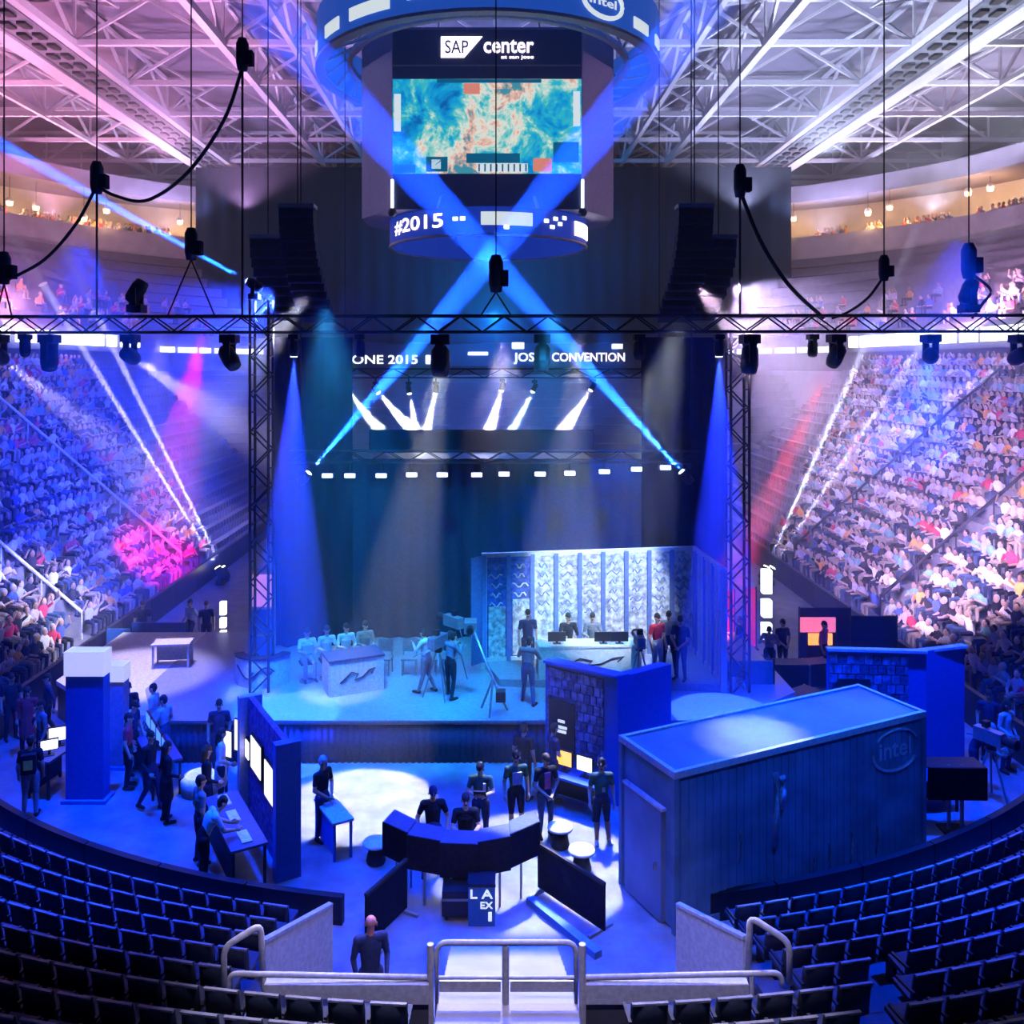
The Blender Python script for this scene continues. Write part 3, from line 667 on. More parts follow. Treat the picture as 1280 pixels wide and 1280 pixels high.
cable([(925, 238, 22), (950, 300, 22), (985, 355, 22), (1030, 398, 22)], 'black cable sagging from hoist to front truss over the lavender lit stand', 0.05)
cable([(1105, 345, 22), (1085, 372, 22), (1060, 390, 22), (1040, 398, 22)], 'short black cable from the smallest hoist down to the front truss', 0.035)
cable([(1211, 340, 22), (1238, 362, 22), (1228, 380, 22), (1215, 398, 22)], 'black cable loop beside the hoist that carries double slings', 0.035)
mat('array_hazed', (0.02, 0.035, 0.08), 0.7)  # dark boxes tinted blue to stand for the haze before them
# ---- line arrays
def line_array(px, y0, y1, d, n, label, flip=1):
    o = thing('line_array', label, 'loudspeaker', P(px, y0, d), group='line arrays hung beside the stage')
    h = (PZ(y0, d) - PZ(y1, d)) / n
    for k in range(n):
        t = k / max(n - 1, 1); y = -1.3 * t * t * 0.6; 
        tilt = Matrix.Rotation(-0.5 * t * t, 3, 'X'); mb = MB()
        mb.box((0, 0, 0), (1.05, 0.5, h * 0.93), mtx=tilt); c = Vector((flip * -0.5 * t * t, 0.5 * t * t, -h * (k + 0.5)))
        e = mb.build('speaker_box', 'array_hazed', o, c)
        MB().box((0, -0.26, 0), (0.9, 0.03, h * 0.7), mtx=None).build('grille', 'black_metal', e).rotation_euler = (-0.5 * t * t, 0, 0)
    MB().box((0, 0, 0.08), (1.1, 0.6, 0.12)).build('fly_frame', 'grey_steel', o)
    for sx in (0.0,): MB().tube((sx, 0, 0.1), (0, 0, 30 - o.location.z), 0.02, n=5).build('chain', 'black_metal', o)
line_array(372, 262, 398, 27, 13, 'dark curved line array of loudspeakers hung over the white caster desk', -1)
line_array(868, 262, 398, 27, 13, 'dark curved line array of loudspeakers hung over the open container', 1)
line_array(335, 300, 396, 28.5, 8, 'shorter dark line array hung beside the tower by the white caster desk', -1)
line_array(898, 300, 396, 28.5, 8, 'shorter dark line array hung beside the tower by the open container', 1)
# ---- stage towers and drapes
for px, lab in ((327, 'tall black truss tower standing beside the white caster desk side of the stage'), (922, 'tall black truss tower standing beside the open container')):
    x = PX(px, 24.2)
    box_truss('truss_tower', lab, (x, 24.2, 0), (x, 24.2, 11.8 if px < 400 else 10.9), 0.5, 0.5, 0.5, r=0.04)
SZ = 1.1
drape('stage_drape', PX(345, 28.8), PX(905, 28.8), 28.8, SZ, 6.95, 'wide dark teal drape closing the back of the stage', 'navy_drape', 0.55, 0.1)
drape('side_drape', PX(342, 27.9), PX(440, 27.9), 27.9, SZ, 10.9, 'tall black side drape next to the white caster desk', 'black_cloth', 0.6, 0.1)
drape('side_drape', PX(802, 27.9), PX(908, 27.9), 27.9, SZ, 10.9, 'tall black side drape behind the open container', 'black_cloth', 0.6, 0.1)
hb = tag(MB().span((PX(462, 27.4), 27.29, 7.3), (PX(742, 27.4), 27.46, 8.0)).build('border_drape', 'black_cloth', None, (0.1, 27.6, 7.3), world=True), 'black border strip hung over the upstage truss', 'drape')
# ================================================================= THE STAGE
stage = struct(thing('floor_stage', 'raised stage deck with dark skirt in front of the teal drape', None))
ST = [(-8.6, 22.1), (5.9, 22.1), (8.2, 24.0), (8.2, 29.4), (-9.6, 29.4), (-9.6, 24.2)]
MB().prism(ST, SZ - 0.12, SZ).build('deck', 'deck_grey', stage)
MB().prism([(p[0] * 0.985, p[1] + 0.12 if p[1] < 25 else p[1]) for p in ST], 0, SZ - 0.12).build('base', 'black_paint', stage)
MB().span((-8.6, 22.06, SZ - 0.06), (5.9, 22.1, SZ)).build('edge_strip', 'grey_steel', stage)
for k in range(9):
    x0 = -8.6 + k * 1.61
    drape('skirt', x0, x0 + 1.6, 22.14, 0.01, SZ - 0.07, None, 'navy_drape', 0.16, 0.03, parent=stage)
wing = struct(thing('floor_wing', 'pale lavender lit platform wing beside the stage', None))
WG = [(-12.4, 24.9), (-9.75, 22.4), (-8.757, 22.42), (-9.605, 24.2), (-9.605, 29.4), (-12.4, 29.4)]
MB().prism(WG, SZ - 0.14, SZ - 0.01).build('deck', 'white_paint', wing)
MB().prism([(p[0], p[1] + 0.1) for p in WG], 0, SZ - 0.14).build('base', 'black_paint', wing)
# scribbled banner on the wing's front edge
wb = MB().bar((-9.72, 22.36, SZ - 0.22), (-8.72, 22.36, SZ - 0.22), 0.03, 0.40).build('edge_banner', 'white_paint', wing)
for k in range(5):
    x = -9.6 + 0.17 * k
    MB().path([(x, 22.335, SZ - 0.36), (x + 0.08, 22.335, SZ - 0.14), (x + 0.1, 22.335, SZ - 0.3), (x + 0.2, 22.335, SZ - 0.12)], 0.012, 5).build('scribble', 'black_paint', wing)

# ---- open white container set on the stage
mat('set_print', (0.62, 0.66, 0.74), 0.6, var=0.5, scale=7.0); mat('set_blue', (0.07, 0.13, 0.55), 0.6, var=0.5, scale=8.0)
mat('set_post', (0.16, 0.26, 0.62), 0.5); mat('set_white', (0.8, 0.81, 0.84), 0.5, var=0.08)
oc = thing('open_container', 'open fronted white shipping container set with printed panels on the stage', 'container', (2.9, 25.5, SZ))
A, B, C2, D2 = Vector((-0.3, 25.9)), Vector((6.1, 26.9)), Vector((6.25, 24.0)), Vector((-0.05, 23.4))
zb, zt = 1.3, 4.42
MB().prism([(A.x, A.y), (D2.x + 0.2, D2.y + 1.0), (C2.x, C2.y), (B.x, B.y)], SZ, zb).build('floor_slab', 'deck_grey', oc, world=True)
NP = 9; ux = (B - A).normalized(); uy = Vector((-ux.y, ux.x))
for k in range(NP):
    a, b = A.lerp(B, (k + 0.09) / NP), A.lerp(B, (k + 0.91) / NP)
    m = 'set_blue' if k < 2 else 'set_print'
    MB().bar((a.x, a.y, (zb + zt) / 2), (b.x, b.y, (zb + zt) / 2), 0.05, zt - zb - 0.15).build('wall_panel', m, oc, world=True)
    if k < 2:      # pale lower poster on the blue panels
        q0, q1 = a.lerp(b, 0.1) - uy * 0.035, a.lerp(b, 0.95) - uy * 0.035
        MB().bar((q0.x, q0.y, 2.15 + 0.12 * k), (q1.x, q1.y, 2.15 + 0.12 * k), 0.02, 1.5 + 0.15 * k).build('poster', 'set_print', oc, world=True)
    # rows of scribbled print: raised strokes
    for rr_ in range(6):
        z = zt - 0.35 - rr_ * 0.28; c = a.lerp(b, 0.5) - uy * 0.04; w = 0.24 * (0.6 + 0.4 * rnd.random())
        if z < 2.4: continue
        p0, p1 = c - ux * w, c + ux * w * (0.5 + 0.5 * rnd.random())
        MB().path([(lerp(p0.x, p1.x, t), lerp(p0.y, p1.y, t), z + 0.07 * math.sin(t * 9 + k)) for t in np.linspace(0, 1, 7)], 0.022, 4).build('print_stroke', 'set_white' if k < 2 else 'set_post', oc, world=True)
for k in range(NP + 1):
    c = A.lerp(B, k / NP) - uy * 0.05
    MB().bar((c.x, c.y, zb), (c.x, c.y, zt), 0.14, 0.12).build('corrugation', 'set_post', oc, world=True)
for k in range(7):
    a, b = B.lerp(C2, (k + 0.12) / 7), B.lerp(C2, (k + 0.88) / 7)
    MB().bar((a.x, a.y, (zb + zt) / 2), (b.x, b.y, (zb + zt) / 2), 0.05, zt - zb - 0.1).build('wall_panel', 'set_white', oc, world=True)
    c = B.lerp(C2, (k + 1) / 7)
    MB().bar((c.x - 0.04, c.y, zb), (c.x - 0.04, c.y, zt), 0.09).build('corrugation', 'set_white' if k % 2 else 'set_post', oc, world=True)
for p, q in ((A, B), (B, C2)):
    MB().bar((p.x, p.y, zt), (q.x, q.y, zt), 0.12).build('top_rail', 'set_white', oc, world=True)
    MB().bar((p.x, p.y, zb + 0.05), (q.x, q.y, zb + 0.05), 0.12).build('bottom_rail', 'set_white', oc, world=True)
for p in (A, B, C2):
    MB().bar((p.x, p.y, SZ), (p.x, p.y, zt + 0.06), 0.16).build('corner_post', 'set_white', oc, world=True)
e = A - ux * 0.42 - uy * 0.35
MB().bar((A.x, A.y, (zb + zt) / 2), (e.x, e.y, (zb + zt) / 2), 0.05, zt - zb).build('door', 'set_post', oc, world=True)

# ---- desks and chairs on the stage
def desk(name, label, loc, rz, w, d, h, top_m, front_m, scrib=True, side_m=None, cat='desk'):
    o = thing(name, label, cat, loc, rz)
    MB().span((-w / 2, -d / 2, h - 0.06), (w / 2, d / 2, h)).build('desk_top', top_m, o)
    MB().span((-w / 2 + 0.03, -d / 2 + 0.02, 0), (w / 2 - 0.03, -d / 2 + 0.07, h - 0.06)).build('front_panel', front_m, o)
    for sx in (-1, 1): MB().span((sx * (w / 2 - 0.03) - 0.025, -d / 2 + 0.07, 0), (sx * (w / 2 - 0.03) + 0.025, d / 2 - 0.05, h - 0.06)).build('side_panel', side_m or front_m, o)
    if scrib:
        MB().path([(w * x, -d / 2 + 0.01, h * z) for x, z in ((-0.3, 0.35), (-0.18, 0.5), (-0.1, 0.62), (0.02, 0.55), (-0.04, 0.4), (0.1, 0.45), (0.22, 0.62), (0.32, 0.66), (0.26, 0.5))], 0.018, 5).build('squiggle', 'black_paint', o)
    return o
cd1 = desk('caster_desk', 'white box caster desk with dark top and black squiggles on stage', G(438, 868, SZ) + Vector((0, 0.45, 0)), math.radians(24), 1.55, 0.9, 0.98, 'board_blue', 'white_paint')
desk('caster_desk', 'long white caster desk inside the open container', (2.65, 24.75, zb + 0.003), math.radians(3), 2.9, 0.7, 0.92, 'white_paint', 'set_white')
# curved white counter by the tower
cc = thing('curved_counter', 'white curved counter with black squiggle beside the truss tower', 'counter', G(314, 868, SZ) + Vector((0.05, 0.6, 0)))
arcp = [(0.75 * math.sin(a) * 1.05, 0.55 - 0.75 * math.cos(a)) for a in np.linspace(-1.25, 1.35, 13)]
strip([(p[0], p[1]) for p in arcp], [(p[0] * 0.85, p[1] * 0.85 + 0.1) for p in arcp], 0, 0.78).build('body', 'white_paint', cc)
strip([(p[0] * 1.04, p[1] - 0.03) for p in arcp], [(p[0] * 0.7, p[1] * 0.7 + 0.18) for p in arcp], 0.78, 0.84).build('counter_top', 'black_paint', cc)
MB().path([(0.76 * math.sin(a) * 1.06, 0.54 - 0.77 * math.cos(a), 0.42 + 0.16 * math.sin(a * 5)) for a in np.linspace(-0.9, 0.6, 14)], 0.02, 5).build('squiggle', 'black_paint', cc)
def make_chair(loc, rz, label, m='grey_steel', group=None):
    o = thing('stage_chair', label, 'chair', loc, rz, group)
    MB().box((0, 0, 0.46), (0.46, 0.44, 0.05)).build('seat', m, o)
    MB().box((0, 0.21, 0.76), (0.44, 0.04, 0.34)).build('backrest', m, o)
    for sx in (-1, 1):
        for sy in (-1, 1): MB().tube((sx * 0.2, sy * 0.19, 0), (sx * 0.19, sy * 0.18, 0.76 if sy > 0 else 0.45), 0.018, n=6).build('leg', m, o)
    return o
for k, (px, py) in enumerate(((480, 842), (512, 842), (536, 843), (560, 841))):
    make_chair(G(px, py, SZ), 0.15 * (k - 1), 'grey chair standing in the dark behind the stage camera crew', 'grey_steel', 'spare chairs by the stage drape')
def monitor(loc, rz, label, w=0.55, h=0.34, scr_m='screen_white', stand=0.12, group=None):
    o = thing('monitor', label, 'monitor', loc, rz, group)
    MB().span((-w / 2, -0.02, stand), (w / 2, 0.03, stand + h)).build('housing', 'black_paint', o)
    MB().span((-w / 2 + 0.02, -0.028, stand + 0.02), (w / 2 - 0.02, -0.021, stand + h - 0.02)).build('screen', scr_m, o)
    MB().span((-0.03, 0.0, 0.01), (0.03, 0.03, stand + 0.02)).build('neck', 'black_paint', o); MB().span((-0.11, -0.07, 0), (0.11, 0.1, 0.014)).build('foot', 'black_paint', o)
    return o
for x, l in ((1.75, 'dark monitor back on the white desk inside the open container, end by the poster panels'), (3.05, 'dark monitor back in the middle of the white container desk'), (3.5, 'dark monitor back on the white container desk near the three men')):
    monitor((x, 24.66, zb + 0.92), PI + 0.05, l, 0.5, 0.26, 'screen_white', 0.06)
# ---- stage camera gear
def tripod_camera(loc, rz, label, h=1.35, tele=True):
    o = thing('broadcast_camera', label, 'camera', loc, rz)
    for a in (0.5, 2.6, 4.7): MB().tube((0.42 * math.cos(a), 0.42 * math.sin(a), 0), (0.05 * math.cos(a), 0.05 * math.sin(a), h - 0.1), 0.022, n=6).build('leg', 'grey_steel', o)
    MB().lathe([(0, -0.14), (0.1, -0.12), (0.1, 0.0), (0, 0.02)], 10, (0, 0, h)).build('pan_head', 'black_metal', o)
    bd = MB().span((-0.11, -0.3, h + 0.02), (0.11, 0.35, h + 0.32)).build('body', 'grey_steel', o)
    MB().tube((0, -0.62, h + 0.18), (0, -0.3, h + 0.18), 0.12, 0.09, n=12).build('lens', 'black_metal', bd)
    MB().box((0, 0.1, h + 0.42), (0.16, 0.12, 0.14)).build('viewfinder', 'black_metal', bd)
    MB().tube((0.05, 0.35, h + 0.05), (0.28, 0.75, h - 0.1), 0.014, n=6).build('pan_bar', 'chrome', o)
    return o
tripod_camera(G(548, 872, SZ), 2.6, 'broadcast camera on a tripod at the middle of the blue stage')
tripod_camera(G(566, 850, SZ), -2.4, 'second broadcast camera on a tripod beside the jib on the stage', 1.5)
jb = thing('jib_crane', 'pale jib crane arm rising from a tripod on the stage front', 'camera crane', G(616, 890, SZ))
for a in (0.3, 2.4, 4.5): MB().tube((0.4 * math.cos(a), 0.4 * math.sin(a), 0), (0, 0, 0.85), 0.03, n=6).build('leg', 'chrome', jb)
top = P(588, 778, 24.2) - jb.location
MB().tube(Vector((0.15, -0.15, 0.55)), top, 0.035, n=8).build('boom', 'chrome', jb)
MB().box((0.2, -0.2, 0.5), (0.25, 0.3, 0.25)).build('counterweight', 'black_metal', jb)
cb = MB().box(top + Vector((0, 0, -0.1)), (0.34, 0.5, 0.3)).build('camera_head', 'grey_steel', jb); MB().tube(top + Vector((0, -0.5, -0.1)), top + Vector((0, -0.25, -0.1)), 0.1, n=10).build('lens', 'black_metal', cb)

# ================================================================= THE FLOOR SHOW
def solid(poly, z0, z1, name, m, parent): return MB().prism(poly, z0, z1).build(name, m, parent, world=True)
def ccw(p):
    a = sum(p[i][0] * p[(i + 1) % len(p)][1] - p[(i + 1) % len(p)][0] * p[i][1] for i in range(len(p)))
    return p if a > 0 else p[::-1]
# ---- blue shipping container with the oval logo
HC = 2.87
near_c, right_c = G(843, 966, HC), G(1158, 889, HC)
ux = Vector((right_c.x - near_c.x, right_c.y - near_c.y)); LEN = ux.length; ux.normalize(); uy = Vector((-ux.y, ux.x))
WID = 1.75
bc = thing('blue_container', 'long blue shipping container with oval logo and pale trimmed roof', 'container', (near_c.x, near_c.y, 0), math.atan2(ux.y, ux.x))
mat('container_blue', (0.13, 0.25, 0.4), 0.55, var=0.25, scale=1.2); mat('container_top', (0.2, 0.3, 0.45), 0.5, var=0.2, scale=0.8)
MB().span((0.06, 0.06, 0.05), (LEN - 0.06, WID - 0.06, HC - 0.12)).build('body', 'container_blue', bc)
n = 34
for k in range(n):          # pressed ribs on the long side facing the seats
    x = 0.15 + (LEN - 0.3) * (k + 0.5) / n
    MB().span((x - 0.06, 0.045, 0.16), (x + 0.06, 0.06, HC - 0.2)).build('rib', 'container_blue', bc)
for k in range(9):
    y = 0.15 + (WID - 0.3) * (k + 0.5) / 9
    MB().span((LEN - 0.06, y - 0.06, 0.16), (LEN - 0.025, y + 0.06, HC - 0.2)).build('rib', 'container_blue', bc)
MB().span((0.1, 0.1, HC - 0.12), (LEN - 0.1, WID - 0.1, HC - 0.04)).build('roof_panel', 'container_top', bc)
for a, b in (((0, 0, HC - 0.12), (LEN, 0.09, HC)), ((0, WID - 0.09, HC - 0.12), (LEN, WID, HC)), ((0, 0.09, HC - 0.12), (0.09, WID - 0.09, HC)), ((LEN - 0.09, 0.09, HC - 0.12), (LEN, WID - 0.09, HC))):
    MB().span(a, b).build('roof_rail', 'white_steel', bc)
for a, b in (((0, 0, 0), (LEN, 0.09, 0.15)), ((0, WID - 0.09, 0), (LEN, WID, 0.15))): MB().span(a, b).build('base_rail', 'container_blue', bc)
for x in (0, LEN - 0.1):
    for y in (0, WID - 0.1): MB().span((x, y, 0.15), (x + 0.1, y + 0.1, HC - 0.12)).build('corner_post', 'container_blue', bc)
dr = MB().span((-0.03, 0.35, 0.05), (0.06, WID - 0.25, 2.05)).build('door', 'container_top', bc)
MB().span((-0.05, 0.30, 2.05), (0.05, WID - 0.2, 2.1)).build('door_frame', 'white_steel', dr); MB().box((-0.06, 0.5, 1.0), (0.05, 0.04, 0.14)).build('handle', 'chrome', dr)
mat('logo_pale', (0.42, 0.55, 0.72), 0.6)
lg = fit_text('intel', LEN - 1.32, LEN - 0.42, HC - 0.62, 0.36, 0.036, 'logo_pale', bc)
sw = [(0.62 * math.cos(t), 0.36 * math.sin(t)) for t in np.linspace(0.3, PI - 0.55, 20)]
MB().path([(LEN - 0.85 + x, 0.034, HC - 0.60 + z) for x, z in sw], 0.028, 6).build('logo_swoosh', 'logo_pale', bc)
sw = [(0.66 * math.cos(t), 0.42 * math.sin(t)) for t in np.linspace(PI - 0.1, 2 * PI - 0.55, 20)]
MB().path([(LEN - 0.85 + x, 0.034, HC - 0.64 + z) for x, z in sw], 0.034, 6).build('logo_swoosh', 'logo_pale', bc)
for k, (x, z0, z1, w) in enumerate(((2.35, 1.0, 2.4, 0.16), (2.5, 1.7, 2.3, 0.2), (3.7, 0.2, 0.75, 0.05), (4.3, 0.25, 0.9, 0.07), (3.3, 0.3, 0.6, 0.05), (1.5, 0.9, 1.5, 0.05), (5.0, 0.3, 0.8, 0.05))):
    MB().path([(x, 0.034, z1), (x + 0.03, 0.034, (z0 + z1) / 2), (x - 0.02, 0.034, z0)], w * 0.4, 5).build('drip_mark', 'logo_pale', bc)

# ---- gaming booths: printed brick wall, dark screen, blue returns
mat('booth_blue', (0.04, 0.15, 0.55), 0.5, var=0.06); mat('brick_print', (0.17, 0.2, 0.38), 0.6, var=0.6, scale=6.0); mat('brick_dark', (0.07, 0.09, 0.2), 0.6, var=0.4)
def brick_wall(parent, p, q, z0, z1, off, rows=9, cols=9, skip=None):
    u = (q - p); L = u.length; u.normalize(); nrm = Vector((u.y, -u.x))
    bh = (z1 - z0) / rows; bw = L / cols
    for r in range(rows):
        for c in range(cols + (r % 2)):
            x0 = max(0, (c - 0.5 * (r % 2)) * bw) + 0.012; x1 = min(L, (c + 1 - 0.5 * (r % 2)) * bw) - 0.012
            if x1 - x0 < 0.05: continue
            zc_ = z0 + (r + 0.5) * bh
            if skip and skip((x0 + x1) / 2 / L, (zc_ - z0) / (z1 - z0)): continue
            o_ = off + 0.02 * rnd.random()
            a, b = p + u * x0 + nrm * o_, p + u * x1 + nrm * o_
            MB().bar((a.x, a.y, zc_), (b.x, b.y, zc_), 0.05, bh - 0.025).build('brick', rnd.choice(['brick_print', 'brick_dark', 'brick_print']), parent, world=True)
def booth(label, L0, Cn, R0, h, scr, blue2, name='gaming_booth'):
    L0, Cn, R0 = (Vector(v) for v in (L0, Cn, R0))
    o = thing(name, label, 'booth', (Cn.x, Cn.y, 0))
    u = (Cn - L0).normalized(); nrm = Vector((u.y, -u.x)); v = (R0 - Cn).normalized()
    back = L0 + v * 0.35
    solid(ccw([tuple(L0), tuple(Cn), tuple(Cn + v * 0.35), tuple(back)]), 0, h, 'front_wall', 'booth_blue', o)
    brick_wall(o, L0 + u * 0.05, L0 + u * ((Cn - L0).length * 0.82), 0.85, h - 0.12, 0.015, skip=lambda a, b: scr[0] < a < scr[1] and scr[2] < b < scr[3])
    solid(ccw([tuple(Cn - u * 0.3), tuple(Cn + v * 0.02 - u * 0.02), tuple(R0), tuple(R0 - u * 0.3)]), 0, h - 0.04, 'side_wall', 'booth_blue', o)
    w = (Cn - L0).length * 0.82
    a, b = L0 + u * (0.05 + w * scr[0]) + nrm * 0.05, L0 + u * (0.05 + w * scr[1]) + nrm * 0.05
    z0, z1 = 0.85 + (h - 0.97) * scr[2], 0.85 + (h - 0.97) * scr[3]
    MB().bar((a.x, a.y, (z0 + z1) / 2), (b.x, b.y, (z0 + z1) / 2), 0.06, z1 - z0).build('screen', 'black_paint', o, world=True)
    m_ = (a + b) / 2 + nrm * 0.04
    for dz, wd in ((0.12, 0.18), (-0.02, 0.3), (-0.12, 0.26)):
        p, q = m_ - u * wd / 2, m_ + u * wd / 2
        MB().bar((p.x, p.y, (z0 + z1) / 2 + dz), (q.x, q.y, (z0 + z1) / 2 + dz), 0.02, 0.06).build('screen_mark', 'screen_cream' if blue2 else 'led_pale', o, world=True)
    MB().bar((L0.x, L0.y, h), (Cn.x, Cn.y, h), 0.2, 0.06).build('top_trim', 'white_steel' if blue2 else 'booth_blue', o, world=True)
    if blue2:
        MB().bar((Cn.x - 0.1, Cn.y + 0.1, h - 0.02), (R0.x, R0.y, h - 0.02), 0.2, 0.06).build('top_trim', 'white_steel', o, world=True)
    return o
booth('blue gaming booth with dark brick print wall in front of the open container', (1.22, 21.05), (2.8, 19.95), (4.2, 20.9), 2.95, (0.06, 0.5, 0.05, 0.62), False)
booth('blue gaming booth with pale trimmed brick print wall behind the long blue container', (8.15, 21.6), (10.5, 21.4), (11.7, 21.9), 3.05, (0.1, 0.5, 0.15, 0.72), True)
# desk with two lit monitors beside the dark brick booth
def work_desk(label, loc, rz, w, d, h, top='booth_blue', body='black_paint', name='work_desk'):
    o = thing(name, label, 'desk', loc, rz)
    MB().span((-w / 2, -d / 2, h - 0.05), (w / 2, d / 2, h)).build('desk_top', top, o)
    MB().span((-w / 2 + 0.04, d / 2 - 0.08, 0.1), (w / 2 - 0.04, d / 2 - 0.04, h - 0.05)).build('modesty_panel', body, o)
    for sx in (-1, 1):
        for sy in (-1, 1): MB().box((sx * (w / 2 - 0.05), sy * (d / 2 - 0.05), (h - 0.05) / 2), (0.05, 0.05, h - 0.05)).build('leg', body, o)
    return o
rz = math.atan2(19.95 - 21.05, 2.8 - 1.22)
work_desk('blue topped desk with two glowing monitors at the dark brick booth', (1.75, 19.9, 0), rz, 1.5, 0.6, 0.76)
monitor((1.6, 20.05, 0.76), rz, 'monitor with a glowing yellow screen on the booth desk', 0.42, 0.36, 'screen_yellow')
monitor((2.03, 19.76, 0.76), rz, 'monitor with a glowing white screen on the booth desk beside the yellow one', 0.42, 0.36, 'screen_cream')
work_desk('low blue desk with white keyboards behind the container end', (9.55, 19.9, 0), 0.1, 1.7, 0.6, 0.76)
monitor((9.35, 20.0, 0.76), -0.25, 'monitor with a bright white screen at the end of the long blue container', 0.5, 0.5, 'screen_white')
for k, (x, y, r) in enumerate(((9.3, 19.72, 0.1), (9.95, 19.75, 0.5))):
    kb = tag(MB().span((-0.22, -0.08, 0), (0.22, 0.08, 0.025)).build('keyboard', 'white_paint', None, (x, y, 0.76)), 'pale keyboard on the low blue desk, %s' % ('in front of the bright monitor' if k == 0 else 'away from the bright monitor'), 'keyboard'); kb.rotation_euler.z = r
# black counter on legs at the right hand end of the floor
ct = thing('banner_counter', 'black boxed counter on two posts near the container end', 'counter', G(1196, 1042), -0.02)
MB().span((-0.62, -0.06, 0.74), (0.62, 0.0, 1.42)).build('front_banner', 'black_cloth', ct)
MB().span((-0.62, 0, 1.38), (0.62, 0.5, 1.42)).build('counter_top', 'black_paint', ct)
for x in (-0.12, 0.16): MB().box((x, 0.1, 0.72), (0.06, 0.06, 1.44 - 0.04)).build('post', 'grey_steel', ct)
MB().box((0.02, 0.15, 0.02), (0.6, 0.4, 0.04)).build('base_plate', 'black_metal', ct)

# ---- blue pillar totem with white caps
def pillar(label, px0, px1, pyb, pyt, dep, m, cap):
    b = G((px0 + px1) / 2, pyb); d = b.y; w = (px1 - px0) / F * d; h = PZ(pyt, d)
    o = thing('booth_pillar', label, 'pillar', b + Vector((0, dep / 2, 0)))
    MB().span((-w / 2, -dep / 2, 0.08), (w / 2, dep / 2, h - cap)).build('shaft', m, o)
    MB().span((-w / 2 - 0.03, -dep / 2 - 0.03, h - cap), (w / 2 + 0.03, dep / 2 + 0.03, h)).build('cap', 'glow_cap', o)
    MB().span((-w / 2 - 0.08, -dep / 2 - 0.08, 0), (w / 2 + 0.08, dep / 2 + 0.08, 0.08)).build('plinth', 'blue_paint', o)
mat('glow_cap', (0.8, 0.8, 0.82), emit=(0.85, 0.86, 1.0), es=0.55)  # plain white block with a weak glow of its own
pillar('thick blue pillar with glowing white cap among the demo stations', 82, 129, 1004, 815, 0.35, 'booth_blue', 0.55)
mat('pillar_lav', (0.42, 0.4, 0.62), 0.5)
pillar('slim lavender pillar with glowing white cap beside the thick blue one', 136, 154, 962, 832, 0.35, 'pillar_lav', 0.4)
work_desk('dark demo table between the two pillars and the stage wing', G(196, 974), 2.14, 2.2, 0.7, 0.85, 'board_blue', 'black_paint')
c_ = G(196, 974); uxx = Vector((math.cos(2.14), math.sin(2.14), 0))
for k, t in enumerate((-0.9, -0.3, 0.3, 0.9)):
    monitor(c_ + uxx * t + Vector((0.0, 0.0, 0.85)), 2.14 - PI, ['monitor with blue screen at the near end of the dark demo table', 'second monitor along the dark demo table by the pillars', 'third monitor along the dark demo table by the pillars', 'monitor at the stage end of the dark demo table'][k], 0.5, 0.32, 'led_blue')
ot = work_desk('small desk with white papers beside the thick blue pillar', G(68, 985), 1.4, 1.2, 0.6, 0.9, 'board_blue', 'black_paint')
p_ = G(68, 985)
monitor(p_ + Vector((0.0, 0.25, 0.9)), 0.4, 'white screen on the small desk by the thick blue pillar', 0.5, 0.34, 'screen_white')
monitor(p_ + Vector((0.02, -0.28, 0.9)), 0.5, 'second white screen nearer the edge of the small pillar desk', 0.4, 0.26, 'screen_white')

# ---- demo station wall with tilted screens
s0, s1 = Vector((-4.0, 17.1)), Vector((-5.5, 19.7))
dw = thing('demo_wall', 'tall blue demo station wall with lit screens and a purple face', 'display wall', (s0.x, s0.y, 0))
u = (s1 - s0).normalized(); nn = Vector((-u.y, u.x)); hw = 2.66
mat('demo_purple', (0.16, 0.08, 0.3), 0.6, var=0.5, scale=9)
if nn.x > 0: nn = -nn
solid(ccw([tuple(s0 - nn * 0.25), tuple(s0 + nn * 0.25), tuple(s0 + nn * 0.25 + u * 0.22), tuple(s0 - nn * 0.25 + u * 0.22)]), 0, hw, 'end_pillar', 'booth_blue', dw)
solid(ccw([tuple(s1 - nn * 0.25), tuple(s1 + nn * 0.25), tuple(s1 + nn * 0.25 - u * 0.2), tuple(s1 - nn * 0.25 - u * 0.2)]), 0, hw, 'end_pillar', 'pillar_lav', dw)
solid(ccw([tuple(s0 + u * 0.22 - nn * 0.06), tuple(s0 + u * 0.22 + nn * 0.06), tuple(s1 - u * 0.2 + nn * 0.06), tuple(s1 - u * 0.2 - nn * 0.06)]), 0.0, hw, 'wall_panel', 'demo_purple', dw)
LW = (s1 - s0).length
for t0, t1, z0, z1, m in ((0.12, 0.42, 1.15, 1.95, 'screen_cream'), (0.5, 0.78, 1.3, 2.05, 'screen_cream'), (0.82, 0.93, 1.35, 1.8, 'led_white')):
    a, b = s0 + u * LW * t0 + nn * 0.1, s0 + u * LW * t1 + nn * 0.1
    sc_ = MB().bar((a.x, a.y, (z0 + z1) / 2), (b.x, b.y, (z0 + z1) / 2), 0.05, z1 - z0).build('screen_frame', 'black_paint', dw, world=True)
    a, b = a + nn * 0.03 + u * 0.04, b + nn * 0.03 - u * 0.04
    MB().bar((a.x, a.y, (z0 + z1) / 2), (b.x, b.y, (z0 + z1) / 2), 0.02, z1 - z0 - 0.08).build('screen', m, sc_, world=True)
rzs = math.atan2(u.y, u.x); u_demo = u.copy(); nn_demo = nn.copy()
cs = s0 + u * 1.2 + nn * 0.75
work_desk('blue demo desk under the lit screens of the demo wall', (cs.x, cs.y, 0), rzs, 2.4, 0.7, 0.85, 'board_blue', 'black_paint')
